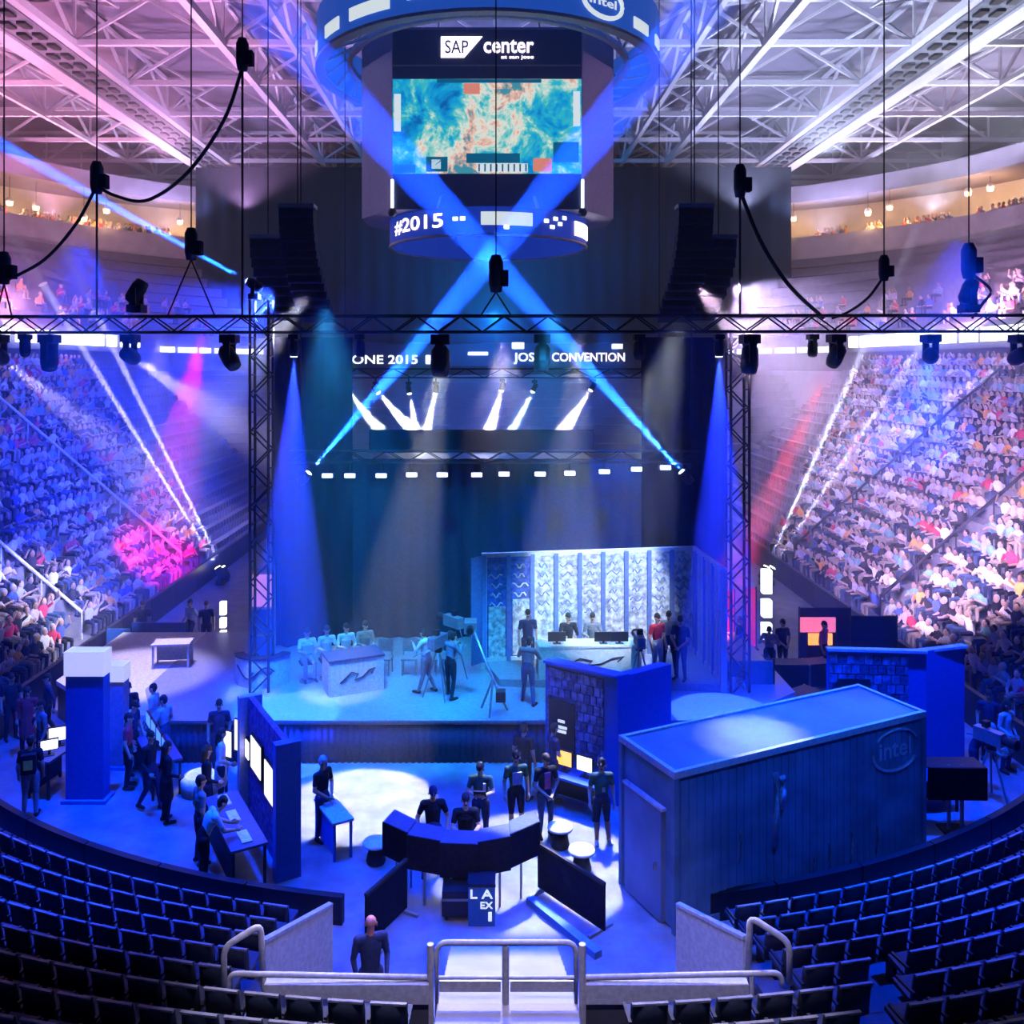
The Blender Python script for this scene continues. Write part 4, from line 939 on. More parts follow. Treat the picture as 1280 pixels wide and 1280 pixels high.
for k, t in enumerate((-0.8, 0.1, 0.85)):
    kk = Vector((cs.x, cs.y, 0.85)) + Vector((u.x, u.y, 0)) * t
    kb = tag(MB().span((-0.24, -0.1, 0), (0.24, 0.1, 0.025)).build('keyboard', 'white_paint', None, kk), 'pale keyboard on the demo desk, ' + ('by the end pillar', 'in the middle of the desk', 'at the stage end')[k], 'keyboard'); kb.rotation_euler.z = rzs
for k, (px, py, w, h) in enumerate(((279, 1002, 0.42, 0.62), (297, 995, 0.34, 0.75))):
    monitor(G(px, py) + Vector((0, 0.2, 0)), -0.5, ('tall white framed sign with a dark opening behind the demo wall', 'tall cream lit sign behind the demo wall')[k], w, h, ('screen_white', 'screen_cream')[k], 0.95)
ck = work_desk('small white counter on the stage side of the demo wall', (-3.35, 18.3, 0), rzs, 1.2, 0.45, 0.8, 'white_paint', 'booth_blue')
wh = tag(MB().lathe([(0.0, 0.0), (0.42, 0.0), (0.44, 0.3), (0.36, 0.42), (0.26, 0.4), (0.24, 0.12), (0.0, 0.12)], 20).build('beanbag_pouf', 'white_paint', None, G(250, 990)), 'round white pouf seat on the blue floor by the dark coated visitor', 'pouf')

# ---- curved black presenter desk with banner on legs
pd = thing('presenter_desk', 'curved black bannered presenter desk on legs facing the crew', 'desk', (-0.62, 16.3, 0))
pp = [(-2.12, 16.75), (-1.62, 16.35), (-1.0, 16.15), (-0.3, 16.1), (0.3, 16.3), (0.86, 16.75)]
for k in range(5):
    a, b = pp[k], pp[k + 1]
    MB().bar((a[0], a[1], 0.93 + 0.04 * abs(k - 2)), (b[0], b[1], 0.93 + 0.04 * abs(k - 2)), 0.04, 0.62).build('banner', 'black_cloth', pd, world=True)
    a2, b2 = (a[0] * 0.92, a[1] + 0.45), (b[0] * 0.92, b[1] + 0.45)
    MB().prism(ccw([a, b, b2, a2]), 1.2 + 0.04 * abs(k - 2), 1.25 + 0.04 * abs(k - 2)).build('desk_top', 'board_blue', pd, world=True)
for x, y in ((-1.85, 16.55), (-1.3, 16.25), (-0.8, 16.15), (0.1, 16.2), (0.5, 16.45), (-0.4, 16.5), (-1.6, 16.8)):
    MB().tube((x, y + 0.06, 0), (x, y + 0.06, 1.2), 0.022, n=6).build('leg', 'grey_steel', pd, world=True)
# equipment under the desk
cs_ = thing('equipment_case', 'blue equipment case with pale lettering under the presenter desk', 'case', G(602, 1158) + Vector((0, 0.2, 0)))
MB().span((-0.24, -0.2, 0), (0.24, 0.2, 0.72)).build('case_body', 'booth_blue', cs_)
fit_text('L A', -0.2, 0.2, 0.58, 0.16, -0.21, 'led_pale', cs_); fit_text('EX', -0.02, 0.2, 0.38, 0.12, -0.21, 'led_pale', cs_); fit_text('I', 0.12, 0.18, 0.18, 0.16, -0.21, 'led_pale', cs_)  # case letters given a glow of their own
MB().span((-0.25, -0.21, 0.7), (0.25, 0.21, 0.75)).build('lid', 'black_metal', cs_)
k2 = thing('equipment_case', 'low black equipment case on casters beside the lettered blue case', 'case', G(572, 1152) + Vector((0, 0.2, 0)))
MB().span((-0.28, -0.22, 0.1), (0.28, 0.22, 0.55)).build('case_body', 'black_paint', k2); MB().span((-0.29, -0.23, 0.38), (0.29, 0.23, 0.42)).build('latch_band', 'grey_steel', k2)
for sx in (-1, 1):
    for sy in (-1, 1): MB().tube((sx * 0.2 - 0.02, sy * 0.15, 0.05), (sx * 0.2 + 0.02, sy * 0.15, 0.05), 0.05, n=10).build('caster', 'black_metal', k2)
# ---- black crowd barriers
def barrier(label, a, b, h):
    o = thing('crowd_barrier', label, 'barrier', a)
    d = b - a
    MB().bar(Vector((0, 0, h / 2 + 0.04)), d + Vector((0, 0, h / 2 + 0.04)), 0.04, h - 0.04).build('panel', 'black_cloth', o)
    MB().bar(Vector((0, 0, h + 0.02)), d + Vector((0, 0, h + 0.02)), 0.06, 0.05).build('top_rail', 'black_metal', o)
    un = Vector((-d.y, d.x, 0)).normalized()
    for t in (0.06, 0.94): MB().bar(d * t - un * 0.3 + Vector((0, 0, 0.025)), d * t + un * 0.3 + Vector((0, 0, 0.025)), 0.06, 0.05).build('foot', 'grey_steel', o)
barrier('black barrier panel beside the man in the dark suit', G(508, 1138), G(457, 1188), 0.92)
barrier('black barrier panel between presenter desk and long blue container', G(673, 1112), G(756, 1168), 0.86)
rp = tag(MB().bar(G(662, 1128) + Vector((0, 0, 0.06)), G(748, 1198) + Vector((0, 0, 0.06)), 0.16, 0.12).build('cable_ramp', 'blue_paint', None, G(710, 1160), world=True), 'pale blue cable ramp lying along the foot of the barrier', 'cable ramp')
for px, py, nm_, lb in ((470, 1078, 'drum_stool', 'round white topped stool by the left end of the presenter desk'), (700, 1058, 'drum_stool', 'round white topped stool behind the barrier, nearer the desk'), (727, 1088, 'drum_stool', 'round white topped stool behind the barrier, nearer the container')):
    lb = lb.replace('by the left end of the presenter desk', 'by the barrier where the dark suited man stands')
    o = thing(nm_, lb, 'stool', G(px, py))
    MB().lathe([(0, 0.44), (0.26, 0.43), (0.27, 0.38), (0.22, 0.36), (0, 0.36)], 18).build('cushion', 'white_paint', o)
    MB().lathe([(0.18, 0), (0.2, 0.05), (0.13, 0.36), (0, 0.36)], 14).build('base', 'black_paint', o)
# ---- vomitory: flanking pale walls, stair, gate and rails
for s, a, b in ((-1, G(332, 1176, 1.6), G(416, 1130, 1.35)), (1, G(929, 1172, 1.6), G(845, 1130, 1.35))):
    vw = thing('wall_aisle_' + ('left' if s < 0 else 'right'), 'pale panel wall flanking the walkway at the foot of the stairs', None, (a.x, a.y, 0)); struct(vw)
    mb = MB(); t = Vector((0.06 * s, 0, 0))
    a0, b0 = Vector((a.x, a.y, 0)), Vector((b.x, b.y, 0))
    vs_ = [a0, b0, b, a]; vs_ = vs_ + [v + t for v in vs_]
    mb.add(vs_, [(0, 1, 2, 3), (7, 6, 5, 4), (0, 4, 5, 1), (1, 5, 6, 2), (2, 6, 7, 3), (3, 7, 4, 0)]); mb.build('panel', 'glass_parapet', vw, world=True)
    MB().bar(a + t / 2, b + t / 2, 0.09, 0.05).build('cap', 'white_steel', vw, world=True)
RY = 11.3
def rz_(py): return PZ(py, RY)
def rx_(px): return PX(px, RY)
stair = struct(thing('floor_stair', 'pale steps running down to the arena floor', None))
for k in range(11):
    y0 = 14.9 - 0.36 * k
    MB().span((rx_(546), y0 - 0.36, 0), (rx_(722), y0, 0.165 * (k + 1))).build('step', 'band_white', stair)
par = struct(thing('wall_parapet', 'pale parapet wall under the white guard rail', None))
for a, b in ((332, 536), (732, 934)):
    MB().span((rx_(a), RY - 0.05, 0.0), (rx_(b), RY + 0.05, rz_(1252))).build('wall_face', 'dark_concrete', par)
    MB().span((rx_(a), RY - 0.08, rz_(1250)), (rx_(b), RY + 0.06, rz_(1226))).build('parapet_panel', 'glass_parapet', par)
def rail_run(label, pts, r=0.035, posts=()):
    o = thing('guard_rail', label, 'rail', (pts[0][0], pts[0][1], 0))
    MB().path(pts, r, 8).build('rail_tube', 'white_steel', o, world=True)
    for p, zb_ in posts: MB().tube((p[0], p[1], zb_), p, r * 0.9, n=8).build('post', 'white_steel', o, world=True)
    return o
def R3(px, py, dy=0.0): return (rx_(px), RY + dy, rz_(py))
def rounded(pts, r=0.1):
    pts = [Vector(p) for p in pts]; out = [pts[0]]
    for a, b, c in zip(pts[:-2], pts[1:-1], pts[2:]):
        p, q = b + (a - b).normalized() * r, b + (c - b).normalized() * r
        for t in (0, 0.25, 0.5, 0.75, 1): out.append(p.lerp(b, t).lerp(b.lerp(q, t), t))
    return out + [pts[-1]]
rail_run('white guard rail over the parapet on the side of the dark suited man', rounded([R3(285, 1250), R3(287, 1217), R3(536, 1222)]), 0.035, [(R3(330, 1218), rz_(1250)), (R3(536, 1222), rz_(1285))])
rail_run('white guard rail over the parapet on the side of the blue container', rounded([R3(978, 1232), R3(976, 1216), R3(732, 1222)]), 0.035, [(R3(940, 1217), rz_(1250)), (R3(732, 1222), rz_(1285))])
rail_run('white looped aisle rail beside the parapet on the dark suited man side', rounded([R3(280, 1252), R3(280, 1184), R3(318, 1174, 0.3), R3(322, 1254, 0.3)], 0.12), 0.042)
rail_run('white looped aisle rail beside the parapet on the container side', rounded([R3(987, 1230), R3(987, 1178), R3(946, 1164, 0.3), R3(944, 1232, 0.3)], 0.12), 0.042)
gt = thing('stair_gate', 'white tubular gate closing the top of the pale stair', 'gate', (rx_(632), RY + 0.02, rz_(1290)))
MB().path(rounded([R3(546, 1290), R3(546, 1178), R3(720, 1178), R3(720, 1290)], 0.14), 0.035, 8).build('frame', 'white_steel', gt, world=True)
for px, py in ((538, 1180), (632, 1181), (728, 1180)): MB().tube(R3(px, py), R3(px, 1290), 0.045, n=10).build('post', 'white_steel', gt, world=True)
for py in (1222, 1258, 1272): MB().tube(R3(548, py), R3(718, py), 0.022, n=6).build('crossbar', 'white_steel', gt, world=True)
for a, b in ((549, 626), (638, 717)): MB().span(R3(a, 1240), (rx_(b), RY + 0.03, rz_(1227))).build('infill_panel', 'glass_parapet', gt, world=True)

# ---- clutter either side of the stage
mat('teal_panel', (0.06, 0.3, 0.42), 0.6); mat('red_panel', (0.6, 0.03, 0.05), 0.6, emit=(0.7, 0.02, 0.05), es=0.5); mat('sign_orange', (0.9, 0.4, 0.1), emit=(1.0, 0.38, 0.06), es=1.5); mat('sign_pink', (0.9, 0.3, 0.45), emit=(1.0, 0.2, 0.42), es=0.9)
mat('panel_pink', (0.6, 0.3, 0.5), emit=(0.75, 0.3, 0.6), es=0.7)
def light_column(label, px, y0, y1, d, w=0.22):
    z0, z1 = 0.06, PZ(y0, d); zl = PZ(y1, d)
    o = thing('light_column', label, 'lamp', (PX(px, d), d, 0))
    MB().span((-w, -w, 0), (w, w, 0.06)).build('base', 'black_metal', o); MB().tube((0, 0, 0.06), (0, 0, zl), 0.04, n=8).build('post', 'black_metal', o)
    n = 3; h = (z1 - zl) / n
    for k in range(n): MB().span((-w / 2, -w / 2, zl + h * k), (w / 2, w / 2, zl + h * (k + (0.72 if k < n - 1 else 1)))).build('lit_tube', 'led_white', o)
light_column('white glowing light column between the open container and the lavender lit stand', 958, 712, 800, 30, 0.3)
light_column('white glowing light column behind the pale platform wing', 279, 752, 800, 31, 0.2)
def panel_screen(label, name, cat, px0, px1, y0, y1, d, m, t=0.08, base=True):
    o = thing(name, label, cat, (PX((px0 + px1) / 2, d), d, 0))
    w = (px1 - px0) / F * d; z1, z0 = PZ(y0, d), max(0.0, PZ(y1, d))
    MB().span((-w / 2, -t / 2, max(z0, 0.05)), (w / 2, t / 2, z1)).build('panel', m, o)
    for sx in (-1, 1): MB().tube((sx * (w / 2 + 0.03), 0, 0), (sx * (w / 2 + 0.03), 0, z1 + 0.04), 0.03, n=6).build('post', 'black_metal', o)
    for sx in (-1, 1): MB().span((sx * w / 2 - 0.05, -0.3, 0), (sx * w / 2 + 0.05, 0.3, 0.04)).build('foot', 'black_metal', o)
    return o
panel_screen('low teal screen panel beside the open container', 'screen_panel', 'partition', 903, 966, 826, 880, 24.6, 'teal_panel')
panel_screen('tall narrow red banner behind the open container', 'banner_stand', 'banner', 906, 917, 738, 822, 29.8, 'red_panel')
panel_screen('red and dark banner beside the white light column', 'banner_stand', 'banner', 933, 944, 735, 813, 31.2, 'red_panel')
panel_screen('wide dark blue partition behind the pale platform wing', 'screen_panel', 'partition', 165, 232, 778, 830, 30.2, 'booth_blue')
panel_screen('small dark blue partition next to the wide one by the blue lit stand', 'screen_panel', 'partition', 134, 163, 786, 846, 29.6, 'booth_blue')
panel_screen('black partition in front of the lavender lit stand', 'screen_panel', 'partition', 1000, 1062, 760, 830, 29.6, 'black_cloth')
panel_screen('second black partition nearer the brick booth', 'screen_panel', 'partition', 1064, 1120, 770, 840, 28.6, 'black_cloth')
sg = panel_screen('glowing orange sign board beyond the brick booth', 'sign_board', 'sign', 1010, 1040, 792, 806, 28.4, 'sign_orange')
sg = panel_screen('glowing pink sign board in front of the black partition', 'sign_board', 'sign', 1000, 1044, 772, 790, 29.0, 'sign_pink')
vp = thing('video_scaffold', 'scaffold of pink and blue panels behind the truss tower', 'scaffold', (PX(329, 26.4), 26.4, SZ))
for k, (y0, y1, m) in enumerate(((718, 758, 'panel_pink'), (762, 792, 'booth_blue'), (796, 826, 'booth_blue'))):
    MB().span((PX(316, 26.4), 26.36, PZ(y1, 26.4)), (PX(341, 26.4), 26.42, PZ(y0, 26.4))).build('panel', m, vp, world=True)
for x in (314, 343): MB().tube((PX(x, 26.4), 26.4, SZ), (PX(x, 26.4), 26.4, PZ(706, 26.4)), 0.04, n=8).build('upright', 'grey_steel', vp, world=True)
for y in (712, 760, 794, 828): MB().tube((PX(314, 26.4), 26.4, PZ(y, 26.4)), (PX(343, 26.4), 26.4, PZ(y, 26.4)), 0.025, n=6).build('crossbar', 'grey_steel', vp, world=True)
def road_case(label, loc, rz, s):
    o = thing('road_case', label, 'case', loc, rz)
    MB().span((-s[0] / 2, -s[1] / 2, 0.1), (s[0] / 2, s[1] / 2, s[2])).build('case_body', 'black_paint', o)
    for sx in (-1, 1):
        for sy in (-1, 1):
            MB().box((sx * s[0] / 2, sy * s[1] / 2, (0.1 + s[2]) / 2), (0.05, 0.05, s[2] - 0.1)).build('corner_edge', 'grey_steel', o); MB().ball((sx * (s[0] / 2 - 0.1), sy * (s[1] / 2 - 0.1), 0.05), 0.05, 8, 6).build('caster', 'black_metal', o)
for k, (px, py, s) in enumerate(((985, 868, (1.1, 0.6, 1.0)), (1018, 858, (0.9, 0.6, 0.8)), (930, 905, (0.9, 0.6, 0.7)), (1000, 905, (1.2, 0.6, 0.9)))):
    road_case(('large black road case beyond the long blue container', 'smaller black road case below the orange sign', 'low black road case in front of the low teal panel', 'wide black road case just behind the long blue container')[k], G(px, py), 0.2 * k, s)
wt = work_desk('white table on the pale platform wing', G(216, 832, SZ - 0.01), 0.1, 1.1, 0.6, 0.72, 'white_paint', 'white_paint')

# ================================================================= NEAR SEATS
def make_seat():
    o = thing('stadium_seat', 'x', 'seat', (0, 0, 0))
    mb = MB(); n = 6; vs_ = []
    for y, z in ((-0.02, 0.36), (-0.06, 0.62), (-0.09, 0.80)):
        for dy in (0, 0.035): vs_ += [(lerp(-0.225, 0.225, i / n), y + dy + 0.04 * (abs(i - n / 2) / (n / 2)) ** 2, z) for i in range(n + 1)]
    N = n + 1; fs = []
    for l in range(2):
        for i in range(n):
            a = l * 2 * N; b = (l + 1) * 2 * N
            fs += [(a + i, a + i + 1, b + i + 1, b + i), (a + N + i + 1, a + N + i, b + N + i, b + N + i + 1)]
        fs += [(l * 2 * N, (l + 1) * 2 * N, (l + 1) * 2 * N + N, l * 2 * N + N), (l * 2 * N + n, l * 2 * N + N + n, (l + 1) * 2 * N + N + n, (l + 1) * 2 * N + n)]
    for i in range(n): fs += [(i + 1, i, N + i, N + i + 1), (4 * N + i, 4 * N + i + 1, 5 * N + i + 1, 5 * N + i)]
    bk = mb.add(vs_, fs, 0, True).build('backrest', 'seat_plastic', o)
    MB().span((-0.22, -0.085, 0.79), (0.22, -0.045, 0.815)).build('lit_top_edge', 'seat_edge_lit', bk)  # pale strip painting the light caught along the top of the back
    MB().box((0, 0.2, 0.42), (0.44, 0.4, 0.06), mtx=Matrix.Rotation(0.12, 3, 'X')).build('seat_pan', 'seat_plastic', o)
    MB().box((0, 0.05, 0.2), (0.06, 0.16, 0.4)).build('pedestal', 'black_metal', o)
    MB().box((-0.245, 0.1, 0.58), (0.04, 0.34, 0.035)).build('armrest', 'black_metal', o)
    return o
proto = make_seat(); used = False; nseat = 0
ROWN = ['front row', 'second row', 'third row', 'fourth row', 'fifth row', 'sixth row', 'seventh row', 'eighth row', 'top row']
for i in range(NROW):
    r0, r1, z = row_geo(i); r = (r0 + r1) / 2 + 0.05; z = max(z, 0.03)
    for s in (-1, 1):
        gap = 3.75 if i < 5 else 1.3
        a = math.asin(gap / r) + 0.27 / r
        cnt = -1
        while a < 0.80:
            p = arc(r, a * s); a += 0.525 / r; cnt += 1
            px = CX + F * p.x / p.y; py = CY + F * (EYE - z - 0.85) / p.y
            if px < -110 or px > 1390 or py > 1290: continue
            if i >= 4 and s > 0 and 1090 < px < 1150 - 0: continue            # aisle gap
            if nseat >= 300: continue
            o = proto if not used else copy_tree(proto); used = True; nseat += 1
            o.location = (p.x, p.y, z); o.rotation_euler.z = a * s - 0.525 / r * s
            o['label'] = 'empty blue seat, %s, %s side, %s from the walkway' % (ROWN[i], 'blue container' if s > 0 else 'demo wall', ORD[cnt])
            o['group'] = 'empty seats of the %s near the camera side stand' % ROWN[i]
print('SEATS', nseat)
# ================================================================= PEOPLE
SK, HA, SH, TR, SO, EY = range(6)
mat('skin_a', (0.62, 0.40, 0.30), 0.55, var=0.06); mat('skin_b', (0.40, 0.24, 0.16), 0.55, var=0.06)
mat('skin_red', (0.72, 0.26, 0.20), 0.5, var=0.06); mat('eye_dark', (0.03, 0.025, 0.03), 0.3)
mat('hair_dark', (0.025, 0.02, 0.02), 0.6); mat('hair_brown', (0.10, 0.06, 0.03), 0.6); mat('hair_grey', (0.5, 0.5, 0.52), 0.7)
for nm_, c in (('cloth_black', (0.02, 0.022, 0.03)), ('cloth_navy', (0.03, 0.04, 0.10)), ('cloth_green', (0.05, 0.11, 0.09)), ('cloth_white', (0.78, 0.78, 0.8)), ('cloth_pale', (0.55, 0.66, 0.8)),
               ('cloth_red', (0.65, 0.05, 0.07)), ('cloth_pink', (0.85, 0.22, 0.32)), ('cloth_grey', (0.25, 0.26, 0.3)), ('jeans', (0.06, 0.11, 0.24)), ('cloth_tan', (0.45, 0.36, 0.28)), ('shoe_white', (0.7, 0.7, 0.72)), ('shoe_dark', (0.03, 0.03, 0.035)), ('cloth_yellow', (0.75, 0.6, 0.12))):
    mat(nm_, c, 0.85, var=0.1, spec=0.15)

def body_mesh(name, J, long_sleeve=False, shorts=False, hair='short', coat=False, voxel=0.0115):
    """One continuous figure: overlapping tapered limbs fused by a voxel remesh; faces take the clothing of the nearest limb. Faces -y."""
    prim = []          # (p0, p1, r0, r1, flat, tag)
    V = lambda p: Vector(p)
    def cap(a, b, r0, r1, t, flat=1.0): prim.append((V(a), V(b), r0, r1, flat, t))
    d = dict(pelvis=(0, 0.0, 0.94), waist=(0, -0.005, 1.08), chest=(0, 0.0, 1.31), neck=(0, 0.01, 1.49), head=(0, -0.02, 1.645), face=(0, -1, 0),
             shL=(-0.185, 0.0, 1.42), shR=(0.185, 0.0, 1.42), elL=(-0.25, 0.03, 1.14), elR=(0.25, 0.03, 1.14), wrL=(-0.25, -0.06, 0.90), wrR=(0.25, -0.06, 0.90),
             hdL=None, hdR=None, hiL=(-0.095, 0, 0.92), hiR=(0.095, 0, 0.92), knL=(-0.11, -0.02, 0.50), knR=(0.11, -0.02, 0.50), anL=(-0.12, 0.03, 0.09), anR=(0.12, 0.03, 0.09), toL=None, toR=None)
    d.update(J)
    # trunk
    cap(d['pelvis'], d['waist'], 0.150, 0.138, TR if not coat else SH, 0.72); cap(d['waist'], d['chest'], 0.142, 0.165, SH, 0.68)
    cap(V(d['chest']) , V(d['chest']) + (V(d['neck']) - V(d['chest'])) * 0.5, 0.165, 0.115, SH, 0.66)
    cap(d['shL'], d['shR'], 0.072, 0.072, SH); cap(V(d['neck']) - Vector((0, 0, 0.03)), V(d['head']) - Vector((0, 0, 0.05)), 0.058, 0.054, SK)
    if coat: cap(d['pelvis'], V(d['pelvis']) - Vector((0, 0, 0.34)), 0.17, 0.2, SH, 0.75)
    # head
    f = V(d['face']).normalized(); h = V(d['head']); up = Vector((0, 0, 1)); lt = f.cross(up).normalized(); up = lt.cross(f)
    cap(h + up * 0.035 + f * -0.012, h + up * 0.03 + f * 0.008, 0.082, 0.08, SK); cap(h + f * 0.03 - up * 0.04, h + f * 0.045 - up * 0.075, 0.056, 0.038, SK)
    cap(h + f * 0.088 + up * 0.01, h + f * 0.106 - up * 0.022, 0.010, 0.015, SK)
    for s in (-1, 1):
        cap(h + lt * s * 0.084 - f * 0.005 + up * 0.005, h + lt * s * 0.086 - f * 0.008 - up * 0.03, 0.017, 0.013, SK)
        cap(h + lt * s * 0.030 + f * 0.081 + up * 0.014, h + lt * s * 0.034 + f * 0.081 + up * 0.014, 0.012, 0.012, EY)
    cap(h + lt * -0.02 + f * 0.087 - up * 0.052, h + lt * 0.02 + f * 0.087 - up * 0.052, 0.009, 0.009, EY)
    if hair != 'bald':
        cap(h + up * 0.065 - f * 0.02, h + up * 0.055 + f * 0.012, 0.084, 0.078, HA); cap(h + up * 0.02 - f * 0.045, h - up * 0.03 - f * 0.04, 0.074, 0.058, HA)
        if hair == 'long': cap(h - f * 0.05, h - up * 0.2 - f * 0.06, 0.085, 0.06, HA)
        if hair == 'cap': cap(h + up * 0.05 + f * 0.09, h + up * 0.045 + f * 0.14, 0.022, 0.016, HA); cap(h + up * 0.075, h + up * 0.09, 0.088, 0.075, HA)
    for S in 'LR':
        sg = -1 if S == 'L' else 1
        sh, el, wr = V(d['sh' + S]), V(d['el' + S]), V(d['wr' + S])
        cap(sh, sh.lerp(el, 0.62), 0.066, 0.056, SH); cap(sh.lerp(el, 0.5), el, 0.052, 0.046, SH if long_sleeve else SK)
        cap(el, wr, 0.045, 0.031, SH if long_sleeve else SK)
        hd = d['hd' + S]; ax = (V(hd) if hd else (wr - el)).normalized()
        side = ax.cross(Vector((sg, 0.25, 0.1))).normalized()            # across the knuckles
        if side.y > 0: side = -side
        nrm = ax.cross(side).normalized()
        k0 = wr + ax * 0.085
        cap(wr, k0, 0.028, 0.036, SK)
        cap(wr + ax * 0.04 + side * 0.012, k0 + side * 0.016, 0.026, 0.024, SK); cap(wr + ax * 0.04 - side * 0.012, k0 - side * 0.02, 0.026, 0.022, SK)
        cur = nrm * (0.028 if nrm.dot(Vector((-sg, 0, 0))) > 0 else -0.028)
        for q, (o_, l) in enumerate(((0.036, 0.068), (0.012, 0.08), (-0.013, 0.074), (-0.036, 0.056))):
            b0 = k0 + side * o_; b1 = b0 + ax * l * 0.55 + cur * 0.3; b2 = b1 + ax * l * 0.5 + cur
            cap(b0, b1, 0.0125, 0.0115, SK); cap(b1, b2, 0.0115, 0.010, SK)
        t0 = wr + ax * 0.03 + side * 0.03; t1 = t0 + ax * 0.035 + side * 0.03 + cur * 0.4; cap(t0, t1, 0.016, 0.014, SK); cap(t1, t1 + ax * 0.035 + side * 0.008 + cur * 0.4, 0.013, 0.011, SK)
        hi, kn, an = V(d['hi' + S]), V(d['kn' + S]), V(d['an' + S])
        cap(hi, hi.lerp(kn, 0.7), 0.098, 0.080, TR); cap(hi.lerp(kn, 0.6), kn, 0.078, 0.062, TR)
        leg_t = SK if shorts else TR
        cap(kn, kn.lerp(an, 0.35), 0.060, 0.060, leg_t); cap(kn.lerp(an, 0.35), an, 0.060, 0.044, leg_t)
        to = V(d['to' + S]) if d['to' + S] else Vector((sg * 0.03, -0.17, -0.045))
        cap(an - Vector((0, -0.03, 0.035)), an + to, 0.046, 0.036, SO)
    mb = MB()
    for a, b, r0, r1, fl, t in prim:
        ax = (b - a); L = ax.length
        q = ax.to_track_quat('Z', 'Y').to_matrix() if L > 1e-6 else Matrix.Identity(3)
        n = 12; prof = [(r0 * math.cos(t_), -r0 * math.sin(t_)) for t_ in (PI / 2 - 0.02, 1.1, 0.55, 0)] + [(r1 * math.cos(t_), L + r1 * math.sin(t_)) for t_ in (0, 0.55, 1.1, PI / 2 - 0.02)]
        vs_ = []
        for r, z in prof:
            for k in range(n):
                v = q @ Vector((r * math.cos(2 * PI * k / n), r * math.sin(2 * PI * k / n), z))
                v.y *= fl; vs_.append(Vector((a.x, a.y, a.z)) + v)
        fs = [(i * n + k, i * n + (k + 1) % n, (i + 1) * n + (k + 1) % n, (i + 1) * n + k) for i in range(len(prof) - 1) for k in range(n)]
        fs += [tuple(range(n))[::-1], tuple(range((len(prof) - 1) * n, len(prof) * n))]
        mb.add(vs_, fs, 0, True)
    o = mb.build(name, 'skin_a')
    m = o.modifiers.new('r', 'REMESH'); m.mode = 'VOXEL'; m.voxel_size = voxel; m.use_smooth_shade = True
    s = o.modifiers.new('s', 'SMOOTH'); s.factor = 0.4; s.iterations = 1
    dg = bpy.context.evaluated_depsgraph_get(); dg.update()
    me = bpy.data.meshes.new_from_object(o.evaluated_get(dg)); me.name = name
    bpy.data.objects.remove(o)
    nf = len(me.polygons); cen = np.empty(nf * 3); me.polygons.foreach_get('center', cen); cen = cen.reshape(-1, 3)
    best = np.full(nf, 1e9); idx = np.zeros(nf, int)
    for a, b, r0, r1, fl, t in prim:
        A_, B_ = np.array(a), np.array(b); AB = B_ - A_; L2 = max(AB @ AB, 1e-9)
        P_ = cen.copy(); P_[:, 1] = A_[1] + (P_[:, 1] - A_[1]) / fl if fl < 1 else P_[:, 1]
        tt = np.clip(((P_ - A_) @ AB) / L2, 0, 1); r = r0 + (r1 - r0) * tt
        dist = np.linalg.norm(P_ - (A_ + tt[:, None] * AB), axis=1) - r
        dist = dist - (0.006 if t in (EY, HA) else 0)
        w = dist < best; best[w] = dist[w]; idx[w] = t
    me.materials.clear()
    for mm in ('skin_a', 'hair_dark', 'cloth_black', 'jeans', 'shoe_dark', 'eye_dark'): me.materials.append(MATS[mm])
    me.polygons.foreach_set('material_index', idx.tolist()); me.polygons.foreach_set('use_smooth', [True] * nf); me.update()
    return me
SIT = dict(pelvis=(0, 0.1, 0.56), waist=(0, 0.09, 0.70), chest=(0, 0.06, 0.93), neck=(0, 0.05, 1.11), head=(0, 0.02, 1.265), shL=(-0.185, 0.05, 1.04), shR=(0.185, 0.05, 1.04),
           elL=(-0.26, -0.02, 0.78), elR=(0.26, -0.02, 0.78), wrL=(-0.16, -0.24, 0.80), wrR=(0.16, -0.24, 0.80), hdL=(0.1, -1, 0), hdR=(-0.1, -1, 0),
           hiL=(-0.1, 0.08, 0.53), hiR=(0.1, 0.08, 0.53), knL=(-0.13, -0.36, 0.52), knR=(0.13, -0.36, 0.52), anL=(-0.13, -0.34, 0.09), anR=(0.13, -0.34, 0.09))
BODY = {}
def pose(key, *a, **k):
    BODY[key] = body_mesh('person_' + key, *a, **k)
pose('stand', {})
pose('stand_wide', dict(anL=(-0.17, 0.03, 0.09), anR=(0.17, 0.03, 0.09), knL=(-0.14, -0.02, 0.5), knR=(0.14, -0.02, 0.5), elL=(-0.30, 0.02, 1.15), elR=(0.30, 0.02, 1.15), wrL=(-0.25, -0.12, 0.92), wrR=(0.25, -0.12, 0.92), head=(0, -0.05, 1.635), face=(0, -1, -0.3)), hair='cap')
pose('hands_front', dict(elL=(-0.26, -0.02, 1.15), elR=(0.26, -0.02, 1.15), wrL=(-0.07, -0.2, 0.98), wrR=(0.07, -0.2, 0.98), hdL=(0.6, -0.5, -0.6), hdR=(-0.6, -0.5, -0.6), face=(0.3, -1, -0.25)))
pose('hold_tablet', dict(elL=(-0.27, -0.04, 1.16), elR=(0.26, -0.06, 1.17), wrL=(-0.1, -0.27, 1.2), wrR=(0.12, -0.27, 1.2), hdL=(0.5, -0.7, 0.3), hdR=(-0.5, -0.7, 0.3), face=(-0.35, -1, -0.3), head=(-0.01, -0.05, 1.64)))
pose('shorts', dict(wrL=(-0.27, -0.1, 0.93), face=(-0.4, -1, 0), anL=(-0.1, 0.0, 0.09), anR=(0.16, 0.04, 0.09)), shorts=True, hair='cap')
